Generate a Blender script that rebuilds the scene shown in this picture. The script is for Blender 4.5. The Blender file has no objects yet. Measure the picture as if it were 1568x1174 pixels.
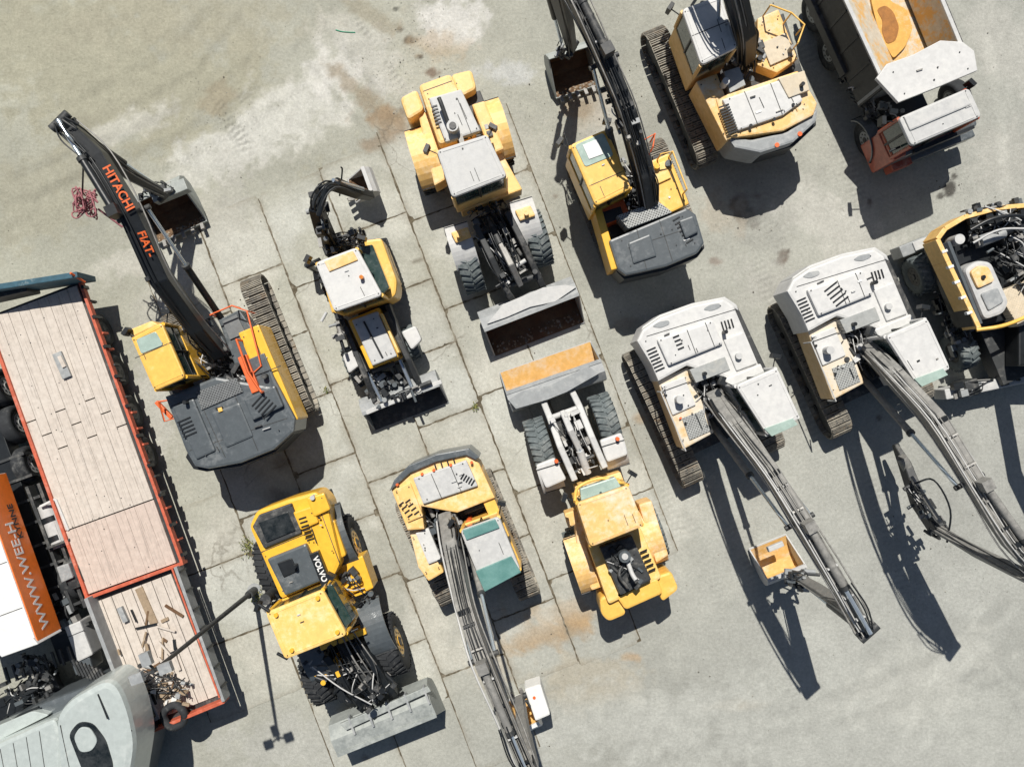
import bpy,bmesh,math,random
import numpy as np
from mathutils import Vector,Matrix
random.seed(7)
H=22.0;S=55.0
def W(u,v,z=0.0):
    k=(H-z)/H/S
    return Vector(((u-784)*k,-(v-587)*k,z))
scene=bpy.context.scene
Z=Vector((0,0,1))
# ---------------------------------------------------------------- materials
def nd(nt,t,**k):
    n=nt.nodes.new(t)
    for a,b in k.items(): setattr(n,a,b)
    return n
def mapr(nt,src,a,b,c=0.,d=1.):
    m=nd(nt,'ShaderNodeMapRange'); m.inputs[1].default_value=a;m.inputs[2].default_value=b
    m.inputs[3].default_value=c;m.inputs[4].default_value=d
    nt.links.new(src,m.inputs[0]); return m.outputs[0]
def mth(nt,op,a,b=None):
    m=nd(nt,'ShaderNodeMath',operation=op)
    for i,x in enumerate((a,b)):
        if x is None: continue
        if isinstance(x,(int,float)): m.inputs[i].default_value=x
        else: nt.links.new(x,m.inputs[i])
    return m.outputs[0]
def mix(nt,f,a,b,bt='MIX'):
    m=nd(nt,'ShaderNodeMix',data_type='RGBA',blend_type=bt)
    for i,x in ((0,f),(6,a),(7,b)):
        if isinstance(x,(int,float)): m.inputs[i].default_value=x
        elif isinstance(x,tuple): m.inputs[i].default_value=(*x,1)
        else: nt.links.new(x,m.inputs[i])
    return m.outputs[2]
def noise(nt,vec,sc,det=6,rg=.6):
    n=nd(nt,'ShaderNodeTexNoise'); n.inputs['Scale'].default_value=sc;n.inputs['Detail'].default_value=det
    n.inputs['Roughness'].default_value=rg
    if vec is not None: nt.links.new(vec,n.inputs['Vector'])
    return n.outputs['Fac']
def mat(name,col,rough=.55,metal=0.,dust=.3,dcol=(.52,.49,.42),rust=0.,rcol=(.22,.10,.04),dots=0,coat=0.,bump=.25,grime=.35,spec=.5,streak=0):
    m=bpy.data.materials.new(name);m.use_nodes=True;nt=m.node_tree
    b=nt.nodes['Principled BSDF']
    g=nd(nt,'ShaderNodeNewGeometry');vec=g.outputs['Position']
    sx=nd(nt,'ShaderNodeSeparateXYZ');nt.links.new(g.outputs['Normal'],sx.inputs[0])
    nz=mapr(nt,sx.outputs[2],0.2,.9,.3,1.)
    n1=noise(nt,vec,1.3,8,.70);n2=noise(nt,vec,7.,7,.68);n3=noise(nt,vec,38.,3,.6)
    base=mix(nt,mapr(nt,n2,.3,.7,0,1),tuple(c*(1-grime) for c in col),tuple(min(1,c*1.08) for c in col))
    if streak:
        rt=nd(nt,'ShaderNodeVectorRotate',rotation_type='Z_AXIS');rt.inputs['Angle'].default_value=math.radians(-20)
        mp=nd(nt,'ShaderNodeMapping');mp.inputs['Scale'].default_value=(22,.8,1)
        nt.links.new(vec,rt.inputs['Vector']);nt.links.new(rt.outputs[0],mp.inputs['Vector'])
        sn=noise(nt,mp.outputs[0],1.,6,.65)
        base=mix(nt,mapr(nt,sn,.52,.70,0,streak),base,tuple(c*.38 for c in col))
    if dots:
        vo=nd(nt,'ShaderNodeTexVoronoi');vo.inputs['Scale'].default_value=dots;vo.inputs['Randomness'].default_value=0.
        rt=nd(nt,'ShaderNodeVectorRotate',rotation_type='Z_AXIS');rt.inputs['Angle'].default_value=.35
        nt.links.new(vec,rt.inputs['Vector']);nt.links.new(rt.outputs[0],vo.inputs['Vector'])
        base=mix(nt,mapr(nt,vo.outputs['Distance'],.26,.34,1,0),base,(.02,.02,.02))
    if rust>0:
        lo=.72-.5*rust
        base=mix(nt,mapr(nt,noise(nt,vec,2.3,8,.75),lo,lo+.1),base,rcol)
    lo=.70-.46*dust
    av=mth(nt,'ADD',mth(nt,'MULTIPLY',n1,.6),mth(nt,'MULTIPLY',n2,.4))
    f=mth(nt,'MULTIPLY',mth(nt,'MULTIPLY',mapr(nt,av,lo,lo+.18),nz),.85 if not streak else .6)
    c=mix(nt,f,base,dcol)
    c=mix(nt,mapr(nt,n3,.35,.80,.0,.6*grime),c,tuple(x*.40 for x in col))
    c=mix(nt,mapr(nt,noise(nt,vec,3.1,8,.78),.60,.72,0,.9*grime),c,tuple(x*.30+.01 for x in col))
    nt.links.new(c,b.inputs['Base Color'])
    nt.links.new(mapr(nt,f,0,.8,rough,.9),b.inputs['Roughness'])
    b.inputs['Metallic'].default_value=metal
    b.inputs['Specular IOR Level'].default_value=spec
    if coat: b.inputs['Coat Weight'].default_value=coat
    if bump:
        bp=nd(nt,'ShaderNodeBump');bp.inputs['Strength'].default_value=bump*.7;bp.inputs['Distance'].default_value=.02
        nt.links.new(n2,bp.inputs['Height']);nt.links.new(bp.outputs[0],b.inputs['Normal'])
    return m
def glass(name,col,rough=.08):
    m=bpy.data.materials.new(name);m.use_nodes=True;nt=m.node_tree;b=nt.nodes['Principled BSDF']
    g=nd(nt,'ShaderNodeNewGeometry')
    c=mix(nt,mapr(nt,noise(nt,g.outputs['Position'],3.,8,.7),.4,.7,0,.6),col,tuple(min(1,x*1.3+.08) for x in col))
    nt.links.new(c,b.inputs['Base Color'])
    nt.links.new(mapr(nt,noise(nt,g.outputs['Position'],9.,4),.3,.7,rough,rough+.25),b.inputs['Roughness'])
    b.inputs['Coat Weight'].default_value=.6
    return m
M=dict(
 Y=mat('yellow_paint',(.92,.54,.11),.42,dust=.34,dcol=(.90,.70,.38),coat=.25,grime=.14),
 YV=mat('deep_yellow_paint',(.90,.50,.045),.38,dust=.22,dcol=(.88,.66,.30),coat=.3,grime=.11),
 YL=mat('light_yellow_paint',(.94,.60,.18),.48,dust=.45,dcol=(.90,.76,.50),grime=.10),
 YP=mat('pale_orange_paint',(.92,.58,.20),.5,dust=.46,dcol=(.86,.75,.57),grime=.15),
 YW=mat('dusty_yellow_paint',(.82,.54,.22),.6,dust=.80,dcol=(.70,.66,.58),grime=.2),
 YM=mat('worn_yellow_paint',(.90,.56,.20),.58,dust=.52,dcol=(.78,.73,.63),grime=.17),
 WH=mat('dusty_white_panel',(.63,.625,.61),.55,dust=.45,dcol=(.70,.69,.66),grime=.10,coat=.1),
 GR=mat('grey_panel',(.33,.345,.35),.55,dust=.45,dcol=(.50,.50,.48),grime=.2),
 LG=mat('light_grey_panel',(.54,.54,.53),.55,dust=.45,dcol=(.63,.62,.59),grime=.12),
 DG=mat('charcoal_paint',(.10,.115,.125),.38,dust=.36,dcol=(.22,.23,.235),coat=.3,grime=.2),
 BK=mat('black_steel',(.016,.019,.022),.40,dust=.14,dcol=(.18,.17,.15)),
 BD=mat('dusty_black_steel',(.05,.053,.055),.55,dust=.40,dcol=(.28,.265,.24)),
 BM=mat('dusty_boom_grey',(.24,.235,.22),.58,dust=.50,dcol=(.42,.405,.37),grime=.25),
 ST=mat('dusty_steel',(.36,.35,.33),.55,metal=.3,dust=.4,rust=.2),
 TR=mat('track_steel',(.20,.185,.16),.6,metal=.2,dust=.6,dcol=(.50,.46,.38),rust=.35,rcol=(.28,.19,.11)),
 CH=mat('chrome_rod',(.62,.70,.78),.2,metal=.7,dust=.05,grime=.05,bump=0),
 GL=glass('cab_glass',(.015,.040,.036)),
 GX=glass('black_glass',(.008,.012,.013)),
 GT=glass('teal_roof_glass',(.11,.25,.23),.15),
 GG=glass('pale_green_roof_glass',(.34,.44,.39),.15),
 RB=mat('tyre_rubber',(.038,.041,.045),.8,dust=.38,dcol=(.24,.235,.22),spec=.3),
 RL=mat('dusty_tyre_rubber',(.15,.175,.18),.85,dust=.45,dcol=(.34,.35,.33),spec=.3),
 OR=mat('orange_red_paint',(.82,.15,.035),.5,dust=.12,grime=.15),
 RP=mat('faded_red_edge',(.66,.14,.07),.6,dust=.40,rust=.08,dcol=(.60,.40,.33)),
 PK=mat('pink_webbing',(.42,.16,.18),.8,dust=.2),
 BR=mat('bucket_inside_rust',(.19,.115,.06),.8,dust=.25,dcol=(.40,.30,.19),rust=.5,rcol=(.13,.065,.03)),
 BO=mat('bucket_inside_ochre',(.74,.44,.14),.75,dust=.50,dcol=(.60,.55,.47),rust=.25,rcol=(.62,.30,.07),grime=.2),
 OB=mat('tipper_bed_steel',(.64,.58,.47),.7,dust=.40,dcol=(.64,.61,.54),rust=.50,rcol=(.72,.42,.13),grime=.2),
 RU=mat('wet_rust_residue',(.42,.17,.03),.6,dust=.05,grime=.4),
 RO=mat('orange_rust_wash',(.76,.42,.10),.7,dust=.35,dcol=(.66,.58,.46),grime=.2),
 WD=mat('deck_boards',(.62,.55,.48),.8,dust=.5,dcol=(.68,.62,.555),rust=.05,rcol=(.36,.27,.20),streak=.6,grime=.15),
 WP=mat('deck_boards_pink',(.61,.50,.43),.8,dust=.4,dcol=(.67,.58,.51),rust=.06,rcol=(.38,.25,.17),streak=.6,grime=.15),
 JK=mat('timber_offcuts',(.40,.30,.20),.85,dust=.3),
 PL=mat('perforated_tread_plate',(.40,.41,.40),.6,metal=.2,dust=.35,dots=17.,grime=.2),
 PY=mat('perforated_plate_yellow',(.68,.58,.43),.6,dust=.4,dots=17.,grime=.2),
 PB=mat('perforated_plate_dark',(.17,.18,.185),.6,dust=.35,dots=17.,dcol=(.28,.28,.27),grime=.2),
 BL=mat('faded_blue_steel',(.04,.12,.17),.6,dust=.35,rust=.15),
 RE=mat('truck_red',(.46,.09,.04),.4,dust=.38,coat=.2,dcol=(.44,.36,.30)),
 TO=mat('tank_orange',(.88,.20,.02),.38,dust=.14,coat=.25,dcol=(.80,.34,.12),grime=.12),
 SG=mat('truck_silver_green',(.50,.55,.53),.30,metal=.1,dust=.35,dcol=(.54,.57,.55),coat=.5,grime=.10),
 TX=mat('white_lettering',(.80,.80,.78),.6,dust=.05,bump=0,grime=.1),
 TK=mat('black_lettering',(.03,.03,.03),.6,dust=.05,bump=0),
 WT=mat('white_wrap',(.78,.78,.76),.55,dust=.3,dcol=(.70,.69,.65),grime=.08),
 BU=mat('beacon_lens',(.75,.25,.05),.2,dust=0,bump=0),
 BB=mat('bucket_grey',(.34,.365,.35),.55,metal=.15,dust=.5,dcol=(.50,.52,.49),rust=.10,grime=.2),
)
# ---------------------------------------------------------------- builder
def dv(deg):
    a=math.radians(deg);return Vector((math.sin(a),-math.cos(a),0))
def ev(deg):
    a=math.radians(deg);return Vector((math.cos(a),math.sin(a),0))
def catmull(P,n=5):
    if len(P)<3: return list(P)
    Q=[P[0]*2-P[1]]+list(P)+[P[-1]*2-P[-2]];o=[]
    for i in range(1,len(Q)-2):
        a,b,c,d=Q[i-1:i+3]
        for k in range(n):
            t=k/n
            o.append(.5*((2*b)+(c-a)*t+(2*a-5*b+4*c-d)*t*t+(3*b-a-3*c+d)*t**3))
    o.append(P[-1]);return o
class V:
    def __init__(s,name):
        s.name=name;s.parts={};s.cur='body';s.mats=[]
    def to(s,n): s.cur=n;return s
    def raw(s,vs,fs,m,smooth=False,fm=None):
        P=s.parts.setdefault(s.cur,dict(v=[],f=[],m=[],s=[],mats=[]))
        o=len(P['v']);P['v'].extend([tuple(v) for v in vs])
        if m not in P['mats']:P['mats'].append(m)
        mi=P['mats'].index(m)
        for f in fs:
            P['f'].append([i+o for i in f]);P['m'].append(mi);P['s'].append(smooth)
    def bm(s,bm,m,smooth=False):
        bmesh.ops.recalc_face_normals(bm,faces=bm.faces);bm.verts.index_update()
        s.raw([v.co for v in bm.verts],[[v.index for v in f.verts] for f in bm.faces],m,smooth);bm.free()
    def ob(s,c,a,b,h,m):
        vs=[c+a*i+b*j+h*k for i in(-1,1) for j in(-1,1) for k in(-1,1)]
        fs=[(0,1,3,2),(4,6,7,5),(0,4,5,1),(2,3,7,6),(0,2,6,4),(1,5,7,3)]
        if a.cross(b).dot(h)<0: fs=[f[::-1] for f in fs]
        s.raw(vs,fs,m)
    def prism(s,w,z0,z1,m,bev=.03,tap=1.):
        bm=bmesh.new();n=len(w)
        cx=sum(p.x for p in w)/n;cy=sum(p.y for p in w)/n
        t=[bm.verts.new((p.x,p.y,z1)) for p in w]
        b=[bm.verts.new((cx+(p.x-cx)*tap,cy+(p.y-cy)*tap,z0)) for p in w]
        bm.faces.new(t);bm.faces.new(b[::-1])
        for i in range(n):
            j=(i+1)%n;bm.faces.new((t[i],b[i],b[j],t[j]))
        bmesh.ops.recalc_face_normals(bm,faces=bm.faces)
        if bev:
            bs=set(b);ed=[e for e in bm.edges if not(e.verts[0] in bs and e.verts[1] in bs)]
            if n>8: ed=[e for e in bm.edges if e.verts[0] in t and e.verts[1] in t]
            bmesh.ops.bevel(bm,geom=ed,offset=bev,segments=2,profile=.6,affect='EDGES',clamp_overlap=True)
        s.bm(bm,m)
    def poly(s,pts,z0,z1,m,bev=.03,rd=0,tap=1.):
        w=[W(u,v,z1) for u,v in pts]
        if rd: w=rnd(w,rd)
        s.prism(w,z0,z1,m,bev,tap)
    def bar(s,p0,p1,w,z0,z1,m,bev=.02,w2=None,rd=0,tap=1.):
        if w2 is None:w2=w
        dx,dy=p1[0]-p0[0],p1[1]-p0[1];L=math.hypot(dx,dy);nx,ny=-dy/L,dx/L
        s.poly([(p0[0]+nx*w/2,p0[1]+ny*w/2),(p1[0]+nx*w2/2,p1[1]+ny*w2/2),(p1[0]-nx*w2/2,p1[1]-ny*w2/2),(p0[0]-nx*w/2,p0[1]-ny*w/2)],z0,z1,m,bev,rd,tap)
    def cylw(s,A,B,r,m,r2=None,seg=12):
        if r2 is None:r2=r
        t=(B-A).normalized();x=t.orthogonal().normalized();y=t.cross(x)
        vs=[];fs=[]
        for P,rr in((A,r),(B,r2)):
            for i in range(seg):
                a=2*math.pi*i/seg;vs.append(P+x*math.cos(a)*rr+y*math.sin(a)*rr)
        for i in range(seg):
            j=(i+1)%seg;fs.append((i,j,seg+j,seg+i))
        s.raw(vs,fs,m,True)
        s.raw(vs,[tuple(range(seg))[::-1],tuple(range(seg,2*seg))],m)
    def cyl(s,a,b,r,m,r2=None,seg=12): s.cylw(W(*a),W(*b),r,m,r2,seg)
    def vc(s,u,v,z0,z1,r,m,r2=None,seg=16):
        P=W(u,v,z1);s.cylw(Vector((P.x,P.y,z0)),P,r if r2 is None else r2,m,r,seg)
    def tubew(s,P,r,m,seg=6,sm=5):
        P=catmull(P,sm) if sm else P
        vs=[];fs=[]
        for i,p in enumerate(P):
            t=(P[min(i+1,len(P)-1)]-P[max(i-1,0)])
            if t.length<1e-6:t=Vector((1,0,0))
            t.normalize()
            x=t.cross(Vector((.13,.21,.97)));x.normalize();y=t.cross(x)
            for k in range(seg):
                a=2*math.pi*k/seg;vs.append(p+x*math.cos(a)*r+y*math.sin(a)*r)
        for i in range(len(P)-1):
            for k in range(seg):
                j=(k+1)%seg;fs.append((i*seg+k,i*seg+j,(i+1)*seg+j,(i+1)*seg+k))
        s.raw(vs,fs,m,True)
    def tube(s,pts,r,m,seg=6,sm=5): s.tubew([W(*p) for p in pts],r,m,seg,sm)
    def rail(s,pts,z,z0,m,r=.022):
        s.tube([(u,v,z) for u,v in pts],r,m,6,0)
        for u,v in pts:
            P=W(u,v,z);s.cylw(Vector((P.x,P.y,z0)),P,r,m,seg=6)
    def sweep(s,path,m,bev=.02):
        P=[W(*p[:3]) for p in path];n=len(P)
        g=(P[-1]-P[0]);g.z=0;sd=g.normalized().cross(Z)
        bm=bmesh.new();R=[]
        for i,p in enumerate(P):
            t=(P[min(i+1,n-1)]-P[max(i-1,0)]).normalized()
            si=(sd-t*sd.dot(t)).normalized();up=si.cross(t).normalized()
            if up.z<0 and abs(up.z)>.3: up=-up
            w,d=path[i][3]/2,path[i][4]/2
            R.append([bm.verts.new(p+si*a*w+up*b*d) for a,b in((-1,-1),(1,-1),(1,1),(-1,1))])
        bm.faces.new(R[0]);bm.faces.new(R[-1][::-1])
        for i in range(n-1):
            for k in range(4):
                j=(k+1)%4;bm.faces.new((R[i][k],R[i][j],R[i+1][j],R[i+1][k]))
        bmesh.ops.recalc_face_normals(bm,faces=bm.faces)
        if bev: bmesh.ops.bevel(bm,geom=list(bm.edges),offset=bev,segments=1,affect='EDGES',clamp_overlap=True)
        s.bm(bm,m)
    def hoses(s,pts,n,spread,m=None,r=.018,wig=.05,zo=0.,off=0.):
        P=[W(*p) for p in pts];g=P[-1]-P[0];g.z=0;sd=g.normalized().cross(Z)
        for i in range(n):
            o=(i/(max(n-1,1))-.5)*spread+off
            Q=[p+sd*(o+random.uniform(-wig,wig))+Z*(zo+random.uniform(-.03,.05)) for p in P]
            s.tubew(Q,r*random.uniform(.8,1.3),(random.choice(m) if isinstance(m,list) else m) or random.choice([M['BK'],M['BK'],M['BD'],M['ST']]),5,4)
    def wheel(s,u,v,zz,R,w,deg,rim,ty=None,lug=True,out=1,rr=.52):
        ty=ty or M['RB'];P=W(u,v,zz);c=Vector((P.x,P.y,R));ax=ev(deg);seg=40
        pf=[(rr,.40),(rr+.1,.47),(.80,.5),(.93,.45),(.975,.30),(.985,0),(.975,-.30),(.93,-.45),(.80,-.5),(rr+.1,-.47),(rr,-.40)]
        f=dv(deg);vs=[];fs=[]
        for i in range(seg):
            a=2*math.pi*i/seg;rad=f*math.cos(a)+Z*math.sin(a)
            for r,x in pf: vs.append(c+rad*r*R+ax*x*w)
        n=len(pf)
        for i in range(seg):
            j=(i+1)%seg
            for k in range(n-1): fs.append((i*n+k,i*n+k+1,j*n+k+1,j*n+k))
        s.raw(vs,fs,ty,True)
        if lug:
            nl=int(2*math.pi*R/.17)
            for i in range(nl):
                for sd in(-1,1):
                    a=2*math.pi*(i+(.5 if sd>0 else 0))/nl;rad=f*math.cos(a)+Z*math.sin(a);tg=rad.cross(ax)
                    d1=(ax+tg*.45*sd).normalized();d2=rad.cross(d1)
                    s.ob(c+rad*R*.985+ax*sd*w*.25,d1*w*.23,d2*.035,rad*.028,ty)
        for sd in(1,-1):
            s.cylw(c+ax*sd*w*.28,c+ax*sd*w*.40,rr*R*.8,rim,rr*R*1.0,24)
            s.cylw(c+ax*sd*w*.28,c+ax*sd*w*.43,rr*R*.42,rim,rr*R*.34,16)
            s.cylw(c+ax*sd*w*.41,c+ax*sd*w*.405,rr*R*.98,M['BK'],rr*R*.93,24)
            s.cylw(c+ax*sd*w*.402,c+ax*sd*w*.412,rr*R*.84,rim,rr*R*.84,24)
            s.cylw(c+ax*sd*w*.41,c+ax*sd*w*.46,rr*R*.34,M['BD'],rr*R*.28,14)
            for k in range(8):
                a=k*math.pi/4;p=c+(f*math.cos(a)+Z*math.sin(a))*rr*R*.6
                s.cylw(p+ax*sd*w*.40,p+ax*sd*w*.43,.03,M['BK'],seg=6)
    def fender(s,u,v,zz,R,w,deg,m,a0=20,a1=160,th=.035):
        P=W(u,v,zz);c=Vector((P.x,P.y,zz-R));ax=ev(deg);f=dv(deg);vs=[];n=12
        for i in range(n+1):
            a=math.radians(a0+(a1-a0)*i/n);rad=f*math.cos(a)+Z*math.sin(a)
            for r in(R,R-th):
                for x in(-.5,.5): vs.append(c+rad*r+ax*x*w)
        fs=[]
        for i in range(n):
            o=i*4;q=o+4
            fs+=[(o,o+1,q+1,q),(o+2,q+2,q+3,o+3),(o,q,q+2,o+2),(o+1,o+3,q+3,q+1)]
        fs+=[(0,2,3,1),(n*4,n*4+1,n*4+3,n*4+2)]
        bm=bmesh.new();vv=[bm.verts.new(x) for x in vs]
        for q in fs: bm.faces.new([vv[i] for i in q])
        s.bm(bm,m)
        for a in(a0+3,a1-3):
            aa=math.radians(a);rad=f*math.cos(aa)+Z*math.sin(aa);tg=rad.cross(ax)
            s.ob(c+rad*(R+.005),ax*w*.5,tg*.012,rad*.012,M['BD'])
    def track(s,p0,p1,wm=.6,Hh=.92,m=None):
        m=m or M['TR'];A=W(*p0,Hh);B=W(*p1,Hh);t=(B-A).normalized();L=(B-A).length
        sd=t.cross(Z);R=Hh/2-.03;A=Vector((A.x,A.y,R+.03));st=L-2*R;per=2*st+2*math.pi*R;n=int(per/.19)
        for i in range(n):
            q=per*i/n
            if q<st: c=A+t*(R+q)+Z*R;nn=Z.copy()
            elif q<st+math.pi*R:
                a=(q-st)/R;nn=Z*math.cos(a)+t*math.sin(a);c=A+t*(R+st)+nn*R
            elif q<2*st+math.pi*R: c=A+t*(R+st-(q-st-math.pi*R))-Z*R;nn=-Z
            else:
                a=(q-2*st-math.pi*R)/R;nn=-Z*math.cos(a)-t*math.sin(a);c=A+t*R+nn*R
            tg=nn.cross(sd)
            s.ob(c,tg*.082,sd*wm/2,nn*.018,m)
            for o in(-.055,0,.055): s.ob(c+nn*.03+tg*o,tg*.010,sd*(wm/2-.02),nn*.02,m)
            for o in(-.09,.09): s.ob(c+nn*.02+sd*o,tg*.05,sd*.022,nn*.012,M['BD'])
        s.ob(A+t*L/2,t*(L/2-R*.8),sd*wm*.28,Z*(R*.62),M['BD'])
        for e in(R,L-R): s.cylw(A+t*e-sd*wm*.3,A+t*e+sd*wm*.3,R*.9,M['BD'],seg=24)
        for i in range(5):
            c=A+t*(R*2+(L-4*R)*i/4)-Z*R*.75;s.cylw(c-sd*wm*.33,c+sd*wm*.33,.09,M['BK'])
    def bucket(s,u,v,deg,w,prof,mo,mi,th=.035,teeth=0,z=0.,tm=None,sgn=1):
        P=W(u,v,0)+Z*z;f=dv(deg)*sgn;sd=ev(deg);n=len(prof)
        N=[]
        for i in range(n):
            a=prof[max(i-1,0)];b=prof[min(i+1,n-1)];tx,tz=b[0]-a[0],b[1]-a[1];l=math.hypot(tx,tz);N.append((-tz/l,tx/l))
        I=[(p[0]+q[0]*th,p[1]+q[1]*th) for p,q in zip(prof,N)]
        def X(p,x): return P+f*p[0]+Z*p[1]+sd*x
        for pr,m in((prof,mo),(I,mi)):
            vs=[];fs=[]
            for p in pr: vs+=[X(p,-w/2),X(p,w/2)]
            for i in range(n-1): fs.append((2*i,2*i+1,2*i+3,2*i+2))
            s.raw(vs,fs,m)
        for i in(0,n-1): s.raw([X(prof[i],-w/2),X(prof[i],w/2),X(I[i],w/2),X(I[i],-w/2)],[(0,1,2,3)],mo)
        for e in(-1,1):
            bm=bmesh.new();a=[bm.verts.new(X(p,e*w/2)) for p in prof];b=[bm.verts.new(X(p,e*(w/2+.035))) for p in prof]
            bm.faces.new(a);bm.faces.new(b[::-1])
            for i in range(n):
                j=(i+1)%n;bm.faces.new((a[i],b[i],b[j],a[j]))
            s.bm(bm,mo)
        a,b=prof[-2],prof[-1];l=math.hypot(b[0]-a[0],b[1]-a[1]);t=(f*(b[0]-a[0])+Z*(b[1]-a[1]))/l;up=sd.cross(t)
        s.ob(X(b,0)-t*.08,t*.10,sd*(w/2+.03),up*.028,tm or mo)
        for i in range(teeth):
            x=-w/2+w*(i+.5)/teeth
            s.ob(X(b,x)+t*.09,t*.11,sd*.045,up*.035,tm or M['ST'])
        a=prof[0];s.ob(X(a,0),f*.05,sd*(w/2+.03),Z*.03,mo)
        if mi is M['BR']:   # crumbs of soil along the cutting edge
            rr=random.Random(int(u))
            for i in range(int(60*w)):
                k=rr.uniform(.55,.95);q=(I[n-2][0]+(I[n-1][0]-I[n-2][0])*k,I[n-2][1]+(I[n-1][1]-I[n-2][1])*k+.01)
                c=X(q,rr.uniform(-.48,.48)*w);r=rr.uniform(.01,.03);s.ob(c,f*r,sd*r*rr.uniform(.6,1.2),Z*r*.7,rr.choice([mi,M['JK'],M['TR']]))
    def grille(s,p0,p1,w,z,n,m=None,th=2.2):
        dx,dy=(p1[0]-p0[0]),(p1[1]-p0[1])
        L=math.hypot(dx,dy);nx,ny=-dy/L*w/2,dx/L*w/2
        for i in range(n):
            c=(p0[0]+dx*(i+.5)/n,p0[1]+dy*(i+.5)/n)
            s.bar((c[0]-nx,c[1]-ny),(c[0]+nx,c[1]+ny),th,z-.02,z+.012,m or M['BK'],0)
    def seam(s,p0,p1,z,m=None,w=1.1): s.bar(p0,p1,w,z-.02,z+.006,m or M['BD'],0)
    def bits(s,qd,z,seed,n=10):
        rr=random.Random(seed);n=max(3,int(n*.38))
        def B(a,b):
            t=lerp(qd[0],qd[1],a);q=lerp(qd[3],qd[2],a);return lerp(t,q,b)
        for i in range(n):
            a,b=rr.uniform(.12,.88),rr.uniform(.12,.88);p=B(a,b);k=rr.random()
            if k<.35: s.vc(*p,z-.01,z+.015,rr.uniform(.012,.022),M['BD'],seg=8)
            elif k<.65:
                q=B(min(.95,a+rr.uniform(.05,.1)),b);s.bar(p,q,rr.uniform(1.,2.2),z-.01,z+.025,rr.choice([M['BD'],M['ST'],M['LG']]),0)
            elif k<.92:
                q=B(a,min(.95,b+rr.uniform(.15,.35)));s.seam(p,q,z,w=.9)
            else:
                q=B(min(.95,a+.08),b);s.bar(p,q,rr.uniform(2,3.2),z-.01,z+.008,rr.choice([M['TX'],M['OR'],M['BK']]),0)
        for a,b in((.06,.06),(.94,.06),(.94,.94),(.06,.94)): s.vc(*B(a,b),z-.01,z+.012,.016,M['BD'],seg=8)
    def greeb(s,p0,p1,w,z0,z1,n,seed,mats=None,big=.3):
        rr=random.Random(seed);mats=mats or [M['BK'],M['BK'],M['BD'],M['BD'],M['ST'],M['DG'],M['GR']]
        n=int(n*1.2)
        dx,dy=p1[0]-p0[0],p1[1]-p0[1];L=math.hypot(dx,dy);nx,ny=-dy/L,dx/L
        dd=W(p1[0],p1[1],z1)-W(p0[0],p0[1],z1);dd.normalize();ss=dd.cross(Z)
        def rp(z): 
            t,q=rr.random(),rr.uniform(-.5,.5)*w;return W(p0[0]+dx*t+nx*q,p0[1]+dy*t+ny*q,z)
        for i in range(n):
            z=rr.uniform(z0,z1);m=rr.choice(mats);k=rr.random()
            if k<.38:
                a=dd if rr.random()<.8 else ss;b=a.cross(Z)
                s.ob(rp(z),a*rr.uniform(.04,big)*.45,b*rr.uniform(.03,big*.6)*.5,Z*rr.uniform(.03,.10),m)
            elif k<.52:
                p=rp(z);s.cylw(p,p+Z*rr.uniform(.04,.15),rr.uniform(.02,big*.25),m)
            elif k<.64:
                p=rp(z);a=dd if rr.random()<.5 else ss;s.cylw(p,p+a*rr.uniform(.1,big*1.3),rr.uniform(.03,.07),m)
            else:
                p=rp(z);q=rp(z);h=(p+q)/2+Z*rr.uniform(.03,.15)+ss*rr.uniform(-.1,.1);s.tubew([p,h,q],rr.uniform(.010,.020),rr.choice([M['BK'],M['BK'],M['BD'],M['LG']]),5,4)
    def cab(s,pts,zr,zb,paint,roof,gl=None,mid=.85,th=.1,seams=True):
        gl=gl or M['GL'];w=[W(u,v,zr) for u,v in pts];c=sum(w,Vector())/len(w)
        def sc(k): return [Vector((c.x+(p.x-c.x)*k,c.y+(p.y-c.y)*k,0)) for p in w]
        s.prism(sc(.98),zb,zb+mid,paint,.03);s.prism(sc(.93),zb+mid,zr-th,gl,.02)
        q=sc(.95)
        for i in range(4):
            s.cylw(Vector((q[i].x,q[i].y,zb+mid)),Vector((q[i].x,q[i].y,zr-th)),.05,paint,seg=8)
            j=(i+1)%4;h=(q[i]+q[j])/2;s.cylw(Vector((h.x,h.y,zb+mid)),Vector((h.x,h.y,zr-th)),.03,M['BK'],seg=8)
        s.prism(rnd(sc(1.0),.12),zr-th,zr,roof,.045)
        s.bits(pts,zr,int(pts[0][0]),6)
        p=sc(.86)
        for i in range(4):
            a,b=p[i],p[(i+1)%4];a=Vector((a.x,a.y,zr));b=Vector((b.x,b.y,zr));d=(b-a).normalized();s.ob((a+b)/2,d*((b-a).length*.46),d.cross(Z)*.008,Z*.010,roof)
        for i in(0,1):
            a=Vector((q[i].x,q[i].y,zr-.3));o=(a-Vector((c.x,c.y,a.z))).normalized();s.cylw(a,a+o*.3,.015,M['BK'],seg=6);s.ob(a+o*.32,o*.05,o.cross(Z)*.10,Z*.14,M['BK'])
    def text(s,t,P,x,up,size,m):
        cu=bpy.data.curves.new('t','FONT');cu.body=t;cu.size=size;cu.extrude=.003;cu.align_x='CENTER';cu.align_y='CENTER';cu.offset=.005
        o=bpy.data.objects.new('t',cu);scene.collection.objects.link(o);bpy.context.view_layer.update()
        me=bpy.data.meshes.new_from_object(o.evaluated_get(bpy.context.evaluated_depsgraph_get()))
        n=x.cross(up);s.raw([P+x*v.co.x+up*v.co.y+n*v.co.z for v in me.vertices],[list(p.vertices) for p in me.polygons],m)
        bpy.data.objects.remove(o);bpy.data.meshes.remove(me);bpy.data.curves.remove(cu)
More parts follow.
